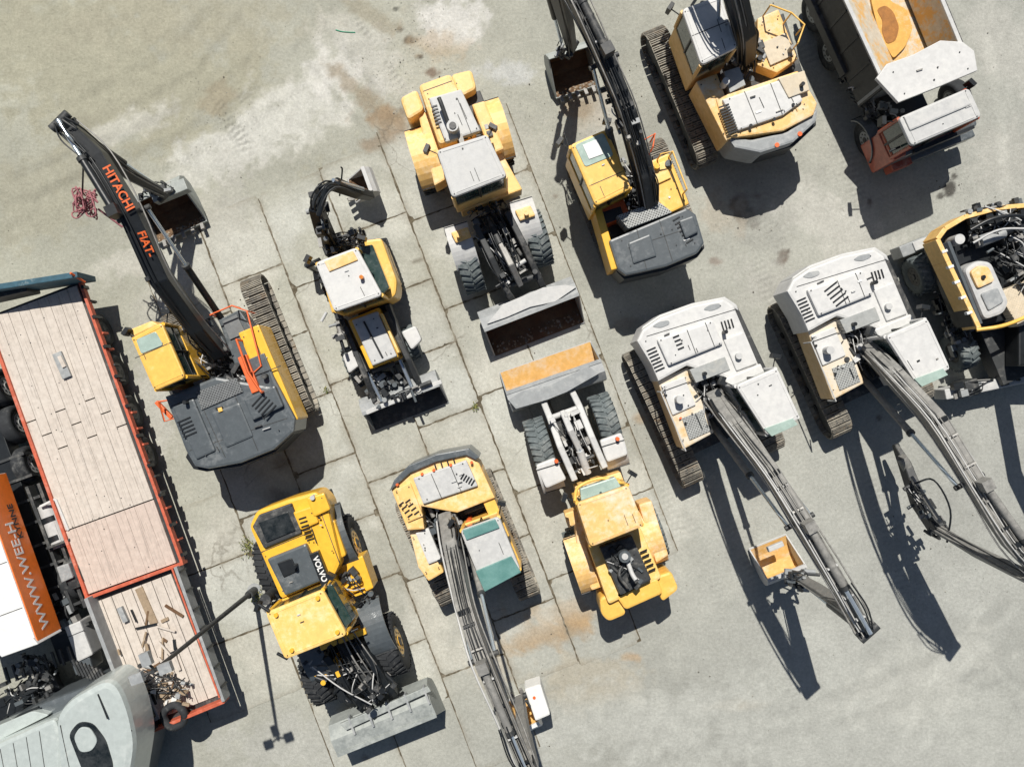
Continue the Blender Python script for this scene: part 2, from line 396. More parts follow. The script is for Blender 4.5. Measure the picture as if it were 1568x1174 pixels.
    def done(s):
        root=bpy.data.objects.new(s.name,None);scene.collection.objects.link(root)
        allv=[v for P in s.parts.values() for v in P['v']]
        cx=sum(v[0] for v in allv)/len(allv);cy=sum(v[1] for v in allv)/len(allv);root.location=(cx,cy,0)
        for n,P in s.parts.items():
            me=bpy.data.meshes.new(n);me.from_pydata([(a-cx,b-cy,c) for a,b,c in P['v']],[],P['f'])
            for m in P['mats']:me.materials.append(m)
            me.polygons.foreach_set('material_index',P['m']);me.polygons.foreach_set('use_smooth',P['s'])
            me.update();o=bpy.data.objects.new(n,me);scene.collection.objects.link(o);o.parent=root
def rnd(w,r,n=4):
    o=[];N=len(w)
    for i in range(N):
        a,b,c=w[i-1],w[i],w[(i+1)%N];x=(a-b);y=(c-b);ra=min(r,x.length*.45);rb=min(r,y.length*.45)
        p=b+x.normalized()*ra;q=b+y.normalized()*rb
        for k in range(n+1):
            t=k/n;o.append(p*(1-t)**2+b*2*t*(1-t)+q*t*t)
    return o
def lerp(a,b,t): return tuple(x+(y-x)*t for x,y in zip(a,b))
def arm(v,path,m,stick,mst,sc=True,hose=5,hm=None,bc=True,hoff=0.,hr=.017):
    path=[(p[0],p[1],p[2],p[3]*.80,p[4]*.80) for p in path];stick=[(p[0],p[1],p[2],p[3]*.85,p[4]*.8) for p in stick]
    v.to('boom');v.sweep(path,m)
    P=[W(*p[:3]) for p in path];g=P[-1]-P[0];g.z=0;f=g.normalized();sd=f.cross(Z)
    for p,q in zip(path[::max(1,len(path)-1)],(0,1)):
        c=W(*p[:3]);v.cylw(c-sd*(p[3]/2+.09),c+sd*(p[3]/2+.09),.09,M['BD'])
    for i in range(1,len(path)-1):
        c=P[i]+Z*(path[i][4]/2+.03);v.ob(c+sd*hoff,f*.05,sd*path[i][3]*(.40 if not hoff else .12),Z*.04,M['BK'])
    for i in range(len(path)-1):
        dd=(P[i+1]-P[i]).normalized()
        for e in(-1,1):
            a=P[i]+Z*path[i][4]/2;b=P[i+1]+Z*path[i+1][4]/2;v.cylw(a+sd*e*path[i][3]*.47,b+sd*e*path[i+1][3]*.47,.014,m,seg=5)
        if not hoff:
            for t in(.25,.7):
                c=P[i].lerp(P[i+1],t)+Z*(path[i][4]/2+.05);v.ob(c,dd*.02,sd*path[i][3]*.38,Z*.045,random.choice([M['BK'],M['ST'],M['LG']]))
    up=[(p[0],p[1],p[2]+p[4]/2+.05) for p in path]
    v.to('hoses');v.hoses(up,hose,path[1][3]*(.75 if not hoff else .22),hm,wig=.02,r=hr,off=hoff)
    v.hoses([(p[0],p[1],p[2]+.1) for p in path],2,path[1][3]+.14,hm,r=.020,wig=.04)
    for k0 in(0,len(path)-2):
        a=P[k0]+Z*.4;b=P[k0+1]+Z*.3
        for i in range(3):
            o=sd*random.uniform(-.25,.25);v.tubew([a+o,(a+b)/2+o*1.2+Z*random.uniform(.05,.2),b+o*.6],.018,M['BK'],5,5)
    v.to('hydraulics')
    k=len(path)//2
    a=P[0]+f*.55;a.z=1.35;b=P[k]-Z*.15
    for e in(-1,1):
        o=sd*e*(path[k][3]/2+.12);mm=a.lerp(b,.55)
        v.cylw(a+o,mm+o,.085,m);v.cylw(mm+o,b+o,.045,M['CH']);v.cylw(mm+o,mm+o+(b-a).normalized()*.08,.10,M['BD'])
    v.cylw(b-sd*(path[k][3]/2+.2),b+sd*(path[k][3]/2+.2),.06,M['BD'])
    if sc:
        a=P[k]+Z*(path[k][4]/2+.2)+sd*hoff;b=P[-1]+Z*.35;mm=a.lerp(b,.55)
        v.cylw(a,mm,.085,m);v.cylw(mm,b,.048,M['CH']);v.cylw(mm,mm+(b-a).normalized()*.1,.105,M['BD'])
        v.ob(a,f*.12,sd*.12,Z*.16,m)
    v.to('stick');v.sweep(stick,mst)
    Q=[W(*p[:3]) for p in stick];g=Q[-1]-Q[0];h=Vector((g.x,g.y,0)).normalized();s2=h.cross(Z)
    nrm=g.normalized().cross(s2)
    if nrm.dot(f)<0: nrm=-nrm
    if bc:
        a=Q[0].lerp(Q[-1],.12)+nrm*.32;b=Q[-1]+nrm*.30-g.normalized()*.1;mm=a.lerp(b,.6)
        v.cylw(a,mm,.075,mst);v.cylw(mm,b,.042,M['CH'])
        for e in(-1,1):
            v.cylw(b+s2*.16*e,Q[-1]+s2*.16*e+g.normalized()*-.25,.035,M['BD']);v.cylw(b+s2*.16*e,Q[-1]+g.normalized()*.35+nrm*.25+s2*.16*e,.04,M['BD'])
    for c,r in((Q[0],.1),(Q[-1],.08)): v.cylw(c-s2*.25,c+s2*.25,r,M['BD'])
    v.hoses([(p[0],p[1],p[2]+.20) for p in stick],3,.2,wig=.06)
EXB=[(-.20,1.0),(-.42,.75),(-.50,.42),(-.38,.14),(-.05,.02),(.30,.05),(.62,.18)]
LDB=[(.42,1.15),(.10,1.10),(-.12,.85),(-.16,.50),(0.0,.16),(.32,.03),(1.12,.02)]
# ================================================================ A excavator left
a=V('tracked_excavator')
a.to('undercarriage');a.track((378,424),(464,634));a.track((256,478),(338,682));a.bar((330,520),(375,610),110,.35,.85,M['BD'])
a.to('house')
a.poly([(248,575),(400,500),(452,630),(300,700)],1.0,1.25,M['BD'])
a.poly([(252,607),(330,577),(414,592),(408,556),(452,640),(450,660),(420,688),(368,709),(318,718),(298,714),(284,690)],1.05,2.2,M['DG'],.07)
a.poly([(288,690),(300,708),(322,712),(366,703),(414,682),(446,656),(450,664),(422,692),(368,714),(316,722),(296,718),(284,700)],1.0,1.95,M['BK'],.03)
a.bar((380,503),(441,648),34,1.1,2.1,M['YV'],.04)
a.bar((392,545),(420,612),26,1.5,2.17,M['DG'],.03)
a.bits([(368,508),(394,498),(446,630),(424,650)],2.11,301,16)
a.poly([(334,490),(366,474),(384,500),(400,548),(362,566)],1.1,1.75,M['DG'],.03)
a.poly([(340,492),(362,481),(376,510),(352,520)],1.7,1.8,M['PB'],.01)
a.poly([(300,600),(362,578),(372,600),(308,628)],1.6,2.24,M['PB'],.01)
a.poly([(372,612),(420,590),(434,622),(386,644)],2.1,2.33,M['DG'],.05)
a.poly([(262,622),(296,610),(330,690),(300,704)],2.1,2.26,M['DG'],.05)
a.poly([(322,632),(366,616),(388,668),(346,686)],2.1,2.24,M['DG'],.05)
a.grille((392,610),(416,632),26,2.34,5);a.grille((280,640),(292,668),22,2.27,5);a.seam((300,602),(345,700),2.2);a.seam((350,583),(395,690),2.2);a.seam((262,622),(430,560),2.2);a.seam((290,690),(440,640),2.2)
a.bits([(262,615),(400,585),(436,660),(310,705)],2.25,302,22);a.vc(282,616,2.1,2.45,.05,M['BK']);a.vc(404,576,2.0,2.35,.07,M['BD']);a.bar((334,628),(340,626),6,2.24,2.28,M['Y'],0)
a.bar((238,615),(262,640),6,1.2,1.3,M['OR']);a.tube([(243,615,1.6),(262,612,1.6),(268,640,1.5),(252,645,1.4),(243,615,1.6)],.025,M['OR'],6,0)
a.to('engine_bay');a.greeb((290,500),(340,590),70,1.25,1.75,90,1);a.greeb((350,570),(400,600),30,1.6,2.1,30,3)
a.to('handrail');a.rail([(322,482),(355,468),(378,476),(400,560),(378,580)],2.2,1.6,M['OR'])
a.rail([(362,520),(380,570),(400,600)],2.5,1.9,M['OR'],.03);a.bar((370,545),(392,600),14,1.8,2.25,M['OR'],.02)
a.to('cab')
a.cab([(200,517),(247,493),(284,578),(236,599)],2.95,1.2,M['YV'],M['Y'])
a.poly([(208,520),(238,507),(250,528),(216,542)],2.9,2.97,M['GG'],.01,rd=.06)
a.poly([(195,506),(232,491),(242,497),(200,517)],2.1,2.55,M['YL'],.03)
a.seam((207,548),(262,524),2.95);a.rail([(262,500),(296,575)],2.4,1.6,M['BK'])
arm(a,[(335,540,1.9,.42,.5),(300,498,2.9,.46,.65),(246,425,4.1,.52,.66),(200,325,4.55,.50,.55),(150,240,4.7,.44,.45),(103,192,4.65,.34,.34)],M['BK'],
 [(92,186,4.85,.3,.25),(122,206,4.5,.30,.5),(190,262,2.8,.28,.40),(254,298,1.25,.26,.25)],M['BK'],hose=2,hoff=.17 if False else -.17)
a.to('lettering')
A2=W(242,420,4.1+.30);A1=W(200,325,4.55+.27);A0=W(158,252,4.7+.24)
for st_,p,q in(('FIAT-',A2,A1),('HITACHI',A1,A0)):
    xd=(p-q).normalized();sdv=Z.cross(xd).normalized()
    a.text(st_ ,p.lerp(q,.48)+Z*.035+sdv*.04,xd,sdv,.25 if st_[0]=='F' else .27,M['OR'])
a.to('bucket');a.bucket(268,322,25,1.42,[(x*1.15,z*1.1) for x,z in EXB],M['BB'],M['BR'],teeth=5,sgn=1)
a.bar((232,302),(284,281),18,.9,1.2,M['BB'])
a.greeb((215,295),(265,285),20,1.0,1.6,16,2)
a.to('lifting_slings')
rr=random.Random(3)
for i in range(14):
    P=[W(128+rr.uniform(-18,22),312+rr.uniform(-26,22),3.4+rr.uniform(-.5,.5)) for _ in range(5)];a.tubew(P,.018,M['PK'],6,5)
a.cyl((128,240,4.5),(126,300,3.6),.02,M['BK']);a.cyl((150,320,3.6),(188,348,3.3),.025,M['PK'])
a.done()
# ================================================================ C excavator top centre
c=V('tracked_excavator')
c.to('undercarriage');c.track((884,238),(952,410));c.track((1000,212),(1056,360));c.bar((950,260),(1000,380),100,.35,.85,M['BD'])
c.to('house')
c.poly([(905,270),(1015,235),(1060,350),(950,400)],1.0,1.25,M['BD'])
c.poly([(932,368),(1052,318),(1066,328),(1079,372),(1068,388),(1020,408),(958,422),(946,412)],1.05,2.15,M['DG'],.06)
c.poly([(942,406),(955,418),(1015,404),(1066,384),(1078,372),(1079,380),(1068,394),(1020,414),(956,428),(944,416)],.95,1.9,M['BK'],.03)
c.bar((915,318),(942,412),12,1.1,2.05,M['YV'])
c.poly([(915,320),(955,305),(965,330),(926,345)],1.2,1.8,M['OR'],.03)
c.poly([(920,326),(950,316),(956,332),(929,342)],1.75,1.83,M['BK'],.0)
c.poly([(945,330),(1008,308),(1030,325),(962,350)],1.6,2.17,M['PL'],.01)
c.poly([(984,252),(1024,234),(1056,312),(1018,330)],1.1,2.0,M['Y'],.05)
c.poly([(990,258),(1018,246),(1028,272),(1002,284)],1.95,2.06,M['YL'],.02)
c.poly([(1040,338),(1062,330),(1070,355),(1050,365)],2.1,2.25,M['DG'],.04)
c.poly([(962,372),(996,358),(1006,392),(970,404)],2.1,2.2,M['DG'],.04)
c.grille((1034,332),(1058,372),12,2.16,7);c.seam((975,350),(990,412),2.15);c.seam((1010,338),(1030,400),2.15);c.seam((962,380),(1068,345),2.15)
c.bits([(945,368),(1050,326),(1072,372),(960,412)],2.16,311,20);c.bits([(990,256),(1022,242),(1052,310),(1018,322)],2.02,312,14)
c.vc(1006,254,2.0,2.2,.07,M['YV']);c.vc(1024,250,2.0,2.12,.09,M['DG'])
c.to('handrail');c.rail([(1012,236),(1030,232),(1052,290)],2.5,1.9,M['Y']);c.rail([(985,215),(1003,205),(1000,225)],2.0,1.3,M['OR'])
c.to('engine_bay');c.greeb((960,240),(1000,340),52,1.25,1.8,90,11)
c.to('cab');c.cab([(872,222),(929,197),(968,288),(912,316)],2.95,1.2,M['YV'],M['Y'])
c.poly([(880,222),(924,203),(940,238),(896,256)],2.9,2.97,M['GG'],.01,rd=.08)
c.poly([(892,222),(914,213),(924,236),(902,244)],2.93,2.99,M['WT'],.01)
c.seam((902,285),(955,262),2.95);c.rail([(864,205),(876,240)],2.0,1.3,M['BK'])
arm(c,[(995,318,1.9,.42,.5),(985,262,2.9,.42,.65),(958,170,4.1,.42,.72),(926,90,4.55,.40,.6),(888,12,4.75,.36,.5),(862,-40,4.7,.34,.34)],M['BD'],
 [(845,-50,4.8,.3,.25),(852,-20,4.3,.30,.5),(868,40,2.6,.28,.40),(876,76,1.5,.26,.25)],M['BK'],hose=6)
c.greeb((940,130),(975,230),30,3.3,4.2,34,12)
c.to('bucket');c.bucket(872,112,18,1.15,EXB,M['BB'],M['BR'],teeth=5)
c.greeb((855,65),(880,80),30,1.1,1.7,14,13)
c.done()
# ================================================================ D excavator top right
d=V('tracked_excavator')
d.to('undercarriage');d.track((1002,38),(1088,244));d.track((1122,0),(1200,200));d.bar((1060,60),(1120,190),110,.35,.85,M['BD'])
d.to('house')
d.poly([(1062,110),(1120,85),(1160,100),(1150,40),(1200,20),(1236,130),(1110,195)],1.0,1.4,M['BD'])
d.poly([(1066,125),(1098,112),(1132,205),(1112,216)],1.1,2.0,M['YM'],.04)
d.poly([(1096,150),(1222,108),(1252,158),(1246,176),(1200,200),(1130,210),(1112,208)],1.1,2.05,M['YM'],.05)
d.poly([(1106,152),(1212,116),(1230,154),(1200,176),(1130,200)],2.0,2.16,M['WH'],.05)
d.poly([(1112,208),(1150,214),(1205,202),(1253,166),(1250,186),(1215,218),(1165,234),(1125,226)],.95,1.95,M['GR'],.06)
d.poly([(1114,222),(1165,230),(1214,214),(1250,184),(1250,192),(1216,224),(1166,239),(1120,230)],.9,1.6,M['BK'],.03)
d.poly([(1160,28),(1192,14),(1222,90),(1190,112),(1160,100)],1.1,1.8,M['YM'],.04)
d.poly([(1166,66),(1204,50),(1216,84),(1180,100)],1.75,1.86,M['PY'],.01)
d.poly([(1108,110),(1132,102),(1142,130),(1118,142)],1.7,2.08,M['PL'],.01)
d.poly([(1192,120),(1232,108),(1240,138),(1208,150)],2.02,2.2,M['PY'],.02)
d.grille((1108,160),(1124,204),16,2.17,11);d.vc(1112,124,2.0,2.32,.09,M['LG']);d.vc(1214,72,1.8,2.1,.06,M['ST']);d.vc(1230,128,2.1,2.35,.05,M['BK'])
for q in((1150,192),(1186,182),(1215,160)): d.vc(*q,2.16,2.2,.04,M['BK'])
d.bits([(1110,150),(1215,116),(1240,160),(1130,202)],2.17,321,20);d.bits([(1165,30),(1192,20),(1215,90),(1185,105)],1.87,322,14);d.bits([(1070,125),(1096,116),(1125,200),(1110,210)],2.01,323,12)
d.seam((1140,140),(1160,190),2.16);d.seam((1180,128),(1198,175),2.16)
for q in((1190,222),(1225,205)): d.vc(*q,1.95,1.97,.06,M['OR'])
d.to('engine_bay');d.greeb((1120,70),(1165,100),60,1.3,1.9,60,21);d.greeb((1130,30),(1150,90),40,1.3,1.9,50,22)
d.to('handrail');d.rail([(1180,8),(1212,20),(1232,38),(1222,66)],2.4,1.8,M['Y'])
d.to('cab');d.cab([(1044,14),(1104,-8),(1130,72),(1074,100)],2.95,1.2,M['YM'],M['WH'],gl=M['GL'])
d.seam((1060,55),(1116,32),2.95);d.poly([(1040,20),(1058,12),(1088,95),(1072,102)],2.0,2.3,M['YM'],.03)
arm(d,[(1142,90,1.9,.42,.5),(1140,50,2.9,.42,.65),(1120,-30,4.1,.44,.72),(1095,-110,4.6,.42,.6),(1060,-200,4.7,.34,.34)],M['BK'],
 [(1050,-210,4.8,.3,.25),(1060,-170,3.8,.30,.5),(1090,-90,1.6,.26,.25)],M['BK'])
d.to('bucket');d.bucket(1060,-60,18,1.2,EXB,M['BB'],M['BR'],teeth=5)
d.done()
# ================================================================ E / F dusty white excavators
def white_exc(o,name,seed,boom,stick,bx):
    e=V(name)
    def q(u,v): return (u+o[0],v+o[1])
    def Q(l): return [q(*p) for p in l]
    e.to('undercarriage');e.track(q(972,538),q(1066,742));e.track(q(1100,488),q(1192,690));e.bar(q(1040,560),q(1095,680),110,.35,.85,M['BD'])
    e.to('house')
    e.poly(Q([(985,525),(1130,470),(1200,620),(1050,680)]),1.0,1.3,M['BD'])
    e.poly(Q([(975,522),(984,504),(1010,486),(1060,467),(1108,457),(1124,468),(1162,558),(1118,580),(1052,560),(1008,584),(998,560)]),1.05,2.12,M['WH'],.07)
    e.poly(Q([(973,524),(984,500),(1010,482),(1060,464),(1110,454),(1128,466),(1132,476),(1112,466),(1062,476),(1012,494),(990,512),(984,534)]),.95,1.9,M['LG'],.04)
    e.poly(Q([(1006,582),(1054,562),(1094,662),(1046,688)]),1.1,1.9,M['YW'],.04)
    e.poly(Q([(1012,590),(1048,576),(1066,620),(1030,636)]),1.85,1.96,M['WH'],.03)
    e.poly(Q([(1044,640),(1076,628),(1088,660),(1056,674)]),1.85,1.93,M['PL'],.01)
    e.poly(Q([(1006,520),(1092,490),(1108,526),(1024,560)]),2.05,2.24,M['WH'],.05)
    e.poly(Q([(1056,566),(1110,546),(1118,566),(1066,586)]),1.7,2.15,M['PL'],.01)
    e.poly(Q([(1108,520),(1138,508),(1160,556),(1128,568)]),2.05,2.18,M['WH'],.03)
    e.grille(q(996,532),q(1012,568),15,2.13,7);e.grille(q(1104,500),q(1124,494),14,2.13,4)
    e.grille(q(1034,512),q(1044,536),10,2.25,4) if seed==31 else e.grille(q(1040,512),q(1062,540),24,2.25,5)
    e.seam(q(1052,505),q(1066,542),2.24);e.seam(q(990,515),q(1125,474),2.12);e.seam(q(1080,494),q(1094,530),2.24);e.seam(q(1012,600),q(1084,574),1.97)
    e.vc(*q(1042,612),1.95,2.25,.10,M['LG']);e.vc(*q(1112,508),2.15,2.38,.05,M['BK']);e.vc(*q(1132,545),2.15,2.3,.08,M['LG']);e.vc(*q(1080,572),2.1,2.3,.05,M['BK'])
    for p in((1020,605),(1050,648),(1148,548)): e.vc(*q(*p),2.0 if p[1]<560 else 1.9,2.17 if p[1]<560 else 1.99,.03,M['BK'])
    e.bits(Q([(1006,520),(1092,490),(1108,526),(1024,560)]),2.25,seed*7,14);e.bits(Q([(1010,590),(1050,572),(1088,655),(1046,680)]),1.97,seed*8,14);e.bits(Q([(980,524),(1110,462),(1125,500),(1000,556)]),2.13,seed*9,12)
    # twin round lifting recesses in the counterweight
    for p in((1012,496),(1090,470)): e.poly([q(p[0]-14,p[1]+4),q(p[0]-4,p[1]-3),q(p[0]+12,p[1]-6),q(p[0]+14,p[1]),q(p[0],p[1]+6)],2.1,2.135,M['GR'],.0,rd=.08)
    e.to('engine_bay');e.greeb(q(1065,580),q(1105,640),52,1.3,1.9,90,seed,[M['BK'],M['BD'],M['BD'],M['ST'],M['LG'],M['WH']])
    e.to('handrail');e.rail(Q([(1020,592),(1012,600),(1050,690)]),2.2,1.7,M['LG'],.018)
    e.to('cab');e.cab(Q([(1126,590),(1190,562),(1226,640),(1176,668)]),2.95,1.2,M['WH'],M['WH'],gl=M['GL'])
    e.poly(Q([(1170,656),(1214,640),(1222,650),(1182,668)]),2.88,2.98,M['GG'],.01)
    e.poly(Q([(1108,580),(1165,556),(1178,585),(1124,604)]),1.2,2.2,M['WH'],.05)
    arm(e,boom,M['BM'],stick,M['BM'],hose=5,hm=[M['BM'],M['LG'],M['BD'],M['ST'],M['BM'],M['LG']],hr=.015)
    bx(e);e.done()
def bxE(e):
    e.to('bucket');e.bucket(1184,856,22,1.05,[(x*.9,z*.9) for x,z in EXB],M['LG'],M['BO'],teeth=0,sgn=-1,tm=M['LG'])
    e.bar((1176,842),(1200,832),8,.9,1.0,M['LG']);e.greeb((1195,882),(1240,885),26,1.0,1.8,18,31)
white_exc((0,0),'tracked_excavator',31,
 [(1092,606,1.9,.42,.5),(1124,650,2.9,.42,.65),(1178,722,4.0,.42,.72),(1228,800,4.5,.40,.6),(1282,890,4.65,.36,.48),(1322,962,4.55,.32,.32)],
 [(1330,968,4.6,.28,.25),(1305,938,4.2,.30,.5),(1258,905,2.6,.28,.40),(1222,884,1.3,.26,.25)],bxE)
def bxF(e):
    e.to('attachment')
    e.greeb((1395,740),(1440,810),22,1.2,2.0,40,41);e.tube([(1400,740,2.2),(1430,735,2.4),(1455,780,2.4),(1450,830,2.2)],.025,M['BK'])
    e.sweep([(1436,812,1.9,.26,.45),(1405,765,1.3,.26,.5),(1385,710,.9,.20,.4),(1370,680,.8,.10,.2)],M['BD'])
    e.cyl((1440,800,2.3),(1396,730,1.5),.06,M['BM']);e.cyl((1380,700,1.1),(1392,720,1.0),.14,M['BM'])
white_exc((230,-76),'tracked_excavator',41,
 [(1330,535,1.9,.42,.5),(1366,572,2.9,.42,.65),(1430,642,4.0,.42,.72),(1490,738,4.5,.40,.6),(1548,830,4.65,.36,.48),(1596,882,4.55,.32,.32)],
 [(1604,892,4.6,.28,.25),(1568,880,4.2,.30,.5),(1490,842,2.9,.28,.40),(1430,806,1.8,.26,.25)],bxF)
# ================================================================ H bottom excavator
h=V('tracked_excavator')
h.to('undercarriage');h.track((618,770),(690,926));h.track((735,728),(812,918));h.bar((665,780),(720,890),100,.35,.85,M['BD'])
h.to('house')
h.poly([(612,760),(735,712),(790,850),(665,880)],1.0,1.25,M['BD'])
h.poly([(599,750),(622,724),(665,704),(716,694),(734,710),(758,762),(700,785),(645,775),(650,810),(624,812)],1.05,2.1,M['YP'],.05)
h.poly([(596,752),(604,734),(626,712),(668,695),(718,686),(734,700),(728,704),(714,697),(668,707),(628,724),(608,742)],.95,2.2,M['DG'],.03)
h.poly([(632,732),(714,704),(732,744),(648,772)],2.05,2.2,M['LG'],.04)
h.poly([(606,748),(628,738),(648,790),(624,800)],2.05,2.16,M['YP'],.03)
for s0 in(0,1): h.grille((612+s0*10,768-s0*4),(630+s0*10,792-s0*4),9,2.17,4)
h.grille((662,716),(700,704),8,2.21,4);h.grille((706,728),(726,740),10,2.21,5)
h.poly([(626,812),(648,804),(680,876),(656,890),(640,868)],1.1,1.85,M['YP'],.05)
h.poly([(636,816),(656,808),(676,856),(656,864)],1.8,1.93,M['WH'],.03)
h.poly([(738,716),(756,760),(800,868),(784,874),(740,770)],1.1,2.0,M['Y'],.03)
h.poly([(700,760),(742,746),(752,772),(712,788)],1.2,1.75,M['BK'],.02);h.vc(718,800,1.3,2.0,.08,M['OR'])
for p in((646,726),(664,720),(690,712),(608,742),(722,708)): h.vc(*p,2.15,2.24,.035,M['OR'])
h.bits([(636,732),(712,706),(728,742),(650,768)],2.21,331,14);h.bits([(604,750),(626,742),(646,790),(626,798)],2.17,332,8);h.bits([(630,820),(650,812),(674,872),(652,880)],1.94,333,8)
h.seam((660,725),(676,762),2.2);h.seam((690,714),(706,752),2.2)
h.to('engine_bay');h.greeb((665,770),(700,850),56,1.25,1.9,100,51)
h.to('cab');h.cab([(704,812),(764,790),(798,874),(742,906)],2.95,1.2,M['Y'],M['LG'],gl=M['GL'])
h.poly([(728,874),(783,851),(798,876),(742,906)],2.9,2.99,M['GT'],.02);h.poly([(708,812),(758,794),(765,808),(714,827)],2.9,3.0,M['GT'],.02)
arm(h,[(684,792,1.9,.42,.5),(692,838,2.9,.42,.65),(712,930,4.1,.44,.70),(740,1010,4.55,.40,.6),(776,1100,4.65,.36,.48),(812,1185,4.55,.32,.32)],M['BM'],
 [(816,1195,4.6,.28,.25),(812,1160,4.1,.30,.5),(800,1105,2.6,.28,.40),(796,1068,1.4,.26,.25)],M['BM'],hose=6,hm=[M['BK'],M['LG'],M['BD'],M['ST'],M['BM']],hr=.015)
h.to('bucket');h.bucket(798,1090,25,.85,[(x*.8,z*.8) for x,z in EXB],M['WT'],M['BO'],teeth=3,sgn=-1)
h.poly([(803,1055),(828,1047),(843,1094),(820,1104)],.9,1.5,M['WT'],.05);h.vc(818,1068,1.5,1.52,.04,M['OR'])
h.done()
# ================================================================ B loader top
b=V('wheel_loader')
b.to('wheels')
for u,v in((650,246),(760,206)): b.wheel(u,v,1.2,.74,.58,17,M['YP'])
for u,v in((716,402),(822,362)): b.wheel(u,v,1.2,.74,.58,17,M['YP'],M['RL'])
b.to('rear_body')
b.poly([(650,165),(735,138),(765,215),(680,240)],.7,1.5,M['BD'])
b.poly([(640,130),(690,112),(730,200),(672,222)],.9,2.15,M['YP'],.08,rd=.12)
b.poly([(656,150),(706,136),(736,200),(682,218)],2.1,2.27,M['LG'],.05)
b.poly([(612,150),(638,136),(650,168),(624,184)],.8,1.75,M['YP'],.07,rd=.12)
b.poly([(690,114),(722,106),(730,136),(702,150)],.8,1.85,M['YP'],.07,rd=.12)
b.poly([(640,175),(660,168),(690,270),(665,285)],.9,1.6,M['YP'],.05)
b.fender(648,232,1.72,.92,.66,17,M['YP'],25,150);b.fender(757,190,1.72,.92,.66,17,M['YP'],25,150)
b.poly([(722,160),(742,154),(772,228),(752,236)],.9,1.8,M['YP'],.05)
b.vc(693,192,2.2,2.55,.15,M['LG']);b.vc(693,192,2.54,2.58,.09,M['BK']);b.tube([(686,188,2.5),(676,160,2.6),(672,150,2.6)],.055,M['BD'])
b.grille((664,160),(672,190),10,2.28,6);b.seam((700,150),(722,205),2.27);b.bits([(650,140),(700,122),(735,200),(680,218)],2.28,341,14);b.seam((648,140),(692,124),2.15)
b.poly([(680,232),(754,208),(800,290),(706,325)],.9,1.5,M['YP'],.04);b.greeb((700,215),(750,200),18,1.8,2.2,14,63)
b.to('cab');b.cab([(668,230),(746,205),(777,270),(692,303)],3.15,1.4,M['YP'],M['LG'],mid=.7)
b.rail([(694,306),(776,282)],2.2,1.5,M['YP'],.03)
b.to('front_frame')
b.greeb((730,300),(760,350),60,.9,1.5,60,61)
b.poly([(724,335),(785,315),(822,405),(765,430)],.5,1.1,M['BD'],.04)
b.sweep([(728,345,1.55,.16,.35),(752,395,1.5,.16,.45),(776,446,1.15,.16,.35),(792,468,.7,.16,.3)],M['BD'])
b.sweep([(776,325,1.55,.16,.35),(800,372,1.5,.16,.45),(824,425,1.15,.16,.35),(836,448,.7,.16,.3)],M['BD'])
b.sweep([(765,370,1.6,.14,.25),(782,405,1.8,.16,.4),(796,435,1.35,.14,.25)],M['ST']);b.cyl((748,335,1.5),(766,374,1.7),.1,M['BD']);b.cyl((766,374,1.7),(776,395,1.8),.05,M['CH'])
b.cyl((730,360,1.2),(770,436,.9),.06,M['ST']);b.cyl((785,345,1.2),(818,415,.9),.06,M['ST'])
b.cyl((770,440,1.2),(828,420,1.2),.08,M['BD']);b.hoses([(750,330,1.6),(765,365,1.8),(785,410,1.7)],5,.5);b.greeb((745,345),(798,430),50,1.05,1.6,70,62,[M['BD'],M['ST'],M['BK'],M['LG']])
b.fender(706,372,1.62,.86,.62,17,M['LG'],40,130);b.fender(806,334,1.62,.86,.62,17,M['LG'],40,130)
b.poly([(690,356),(716,347),(722,362),(698,372)],1.55,1.72,M['YP'],.04);b.poly([(788,322),(812,314),(820,330),(796,338)],1.55,1.72,M['YP'],.04)
b.vc(702,360,1.7,1.86,.06,M['YP']);b.vc(806,326,1.7,1.86,.06,M['YP'])
b.to('bucket');b.bucket(804,462,21,2.62,LDB,M['GR'],M['BR'],tm=M['GR'])
b.poly([(746,496),(770,466),(832,440),(866,436),(882,440),(850,462),(812,470),(775,486)],1.12,1.19,M['LG'],.01)
b.done()
# ================================================================ G loader centre (faces up)
g=V('wheel_loader')
g.to('wheels')
for u,v in((828,684),(930,646)): g.wheel(u,v,1.2,.74,.58,17,M['YP'],M['RL'])
for u,v in((890,858),(1000,816)): g.wheel(u,v,1.2,.74,.54,19,M['YP'],M['RL'])
g.to('bucket');g.bucket(852,598,19,2.62,[(.40,.95),(.10,1.0),(-.12,.80),(-.16,.50),(0.0,.16),(.32,.03),(.98,.12)],M['GR'],M['BO'],sgn=-1,tm=M['LG'])
g.poly([(778,612),(800,598),(842,590),(900,560),(917,572),(868,600),(838,612),(790,626)],.98,1.06,M['GR'],.01)
g.to('front_frame')
g.poly([(842,640),(895,622),(925,710),(872,730)],.5,1.1,M['BD'],.04)
g.sweep([(832,615,.7,.16,.3),(842,640,1.15,.16,.35),(858,685,1.5,.16,.45),(880,735,1.55,.16,.35)],M['LG'])
g.sweep([(876,600,.7,.16,.3),(888,625,1.15,.16,.35),(906,670,1.5,.16,.45),(926,716,1.55,.16,.35)],M['LG'])
g.sweep([(862,632,1.35,.14,.25),(874,660,1.8,.16,.4),(888,690,1.6,.14,.25)],M['LG']);g.cyl((900,724,1.5),(888,690,1.7),.1,M['LG']);g.cyl((888,690,1.7),(880,670,1.8),.05,M['CH'])
g.cyl((846,650,1.2),(872,715,.9),.06,M['LG']);g.cyl((892,636,1.2),(916,700,.9),.06,M['LG']);g.cyl((838,642,1.2),(892,622,1.2),.08,M['LG'])
g.greeb((860,635),(900,720),48,1.05,1.6,70,71,[M['BD'],M['ST'],M['BK'],M['LG'],M['WH']])
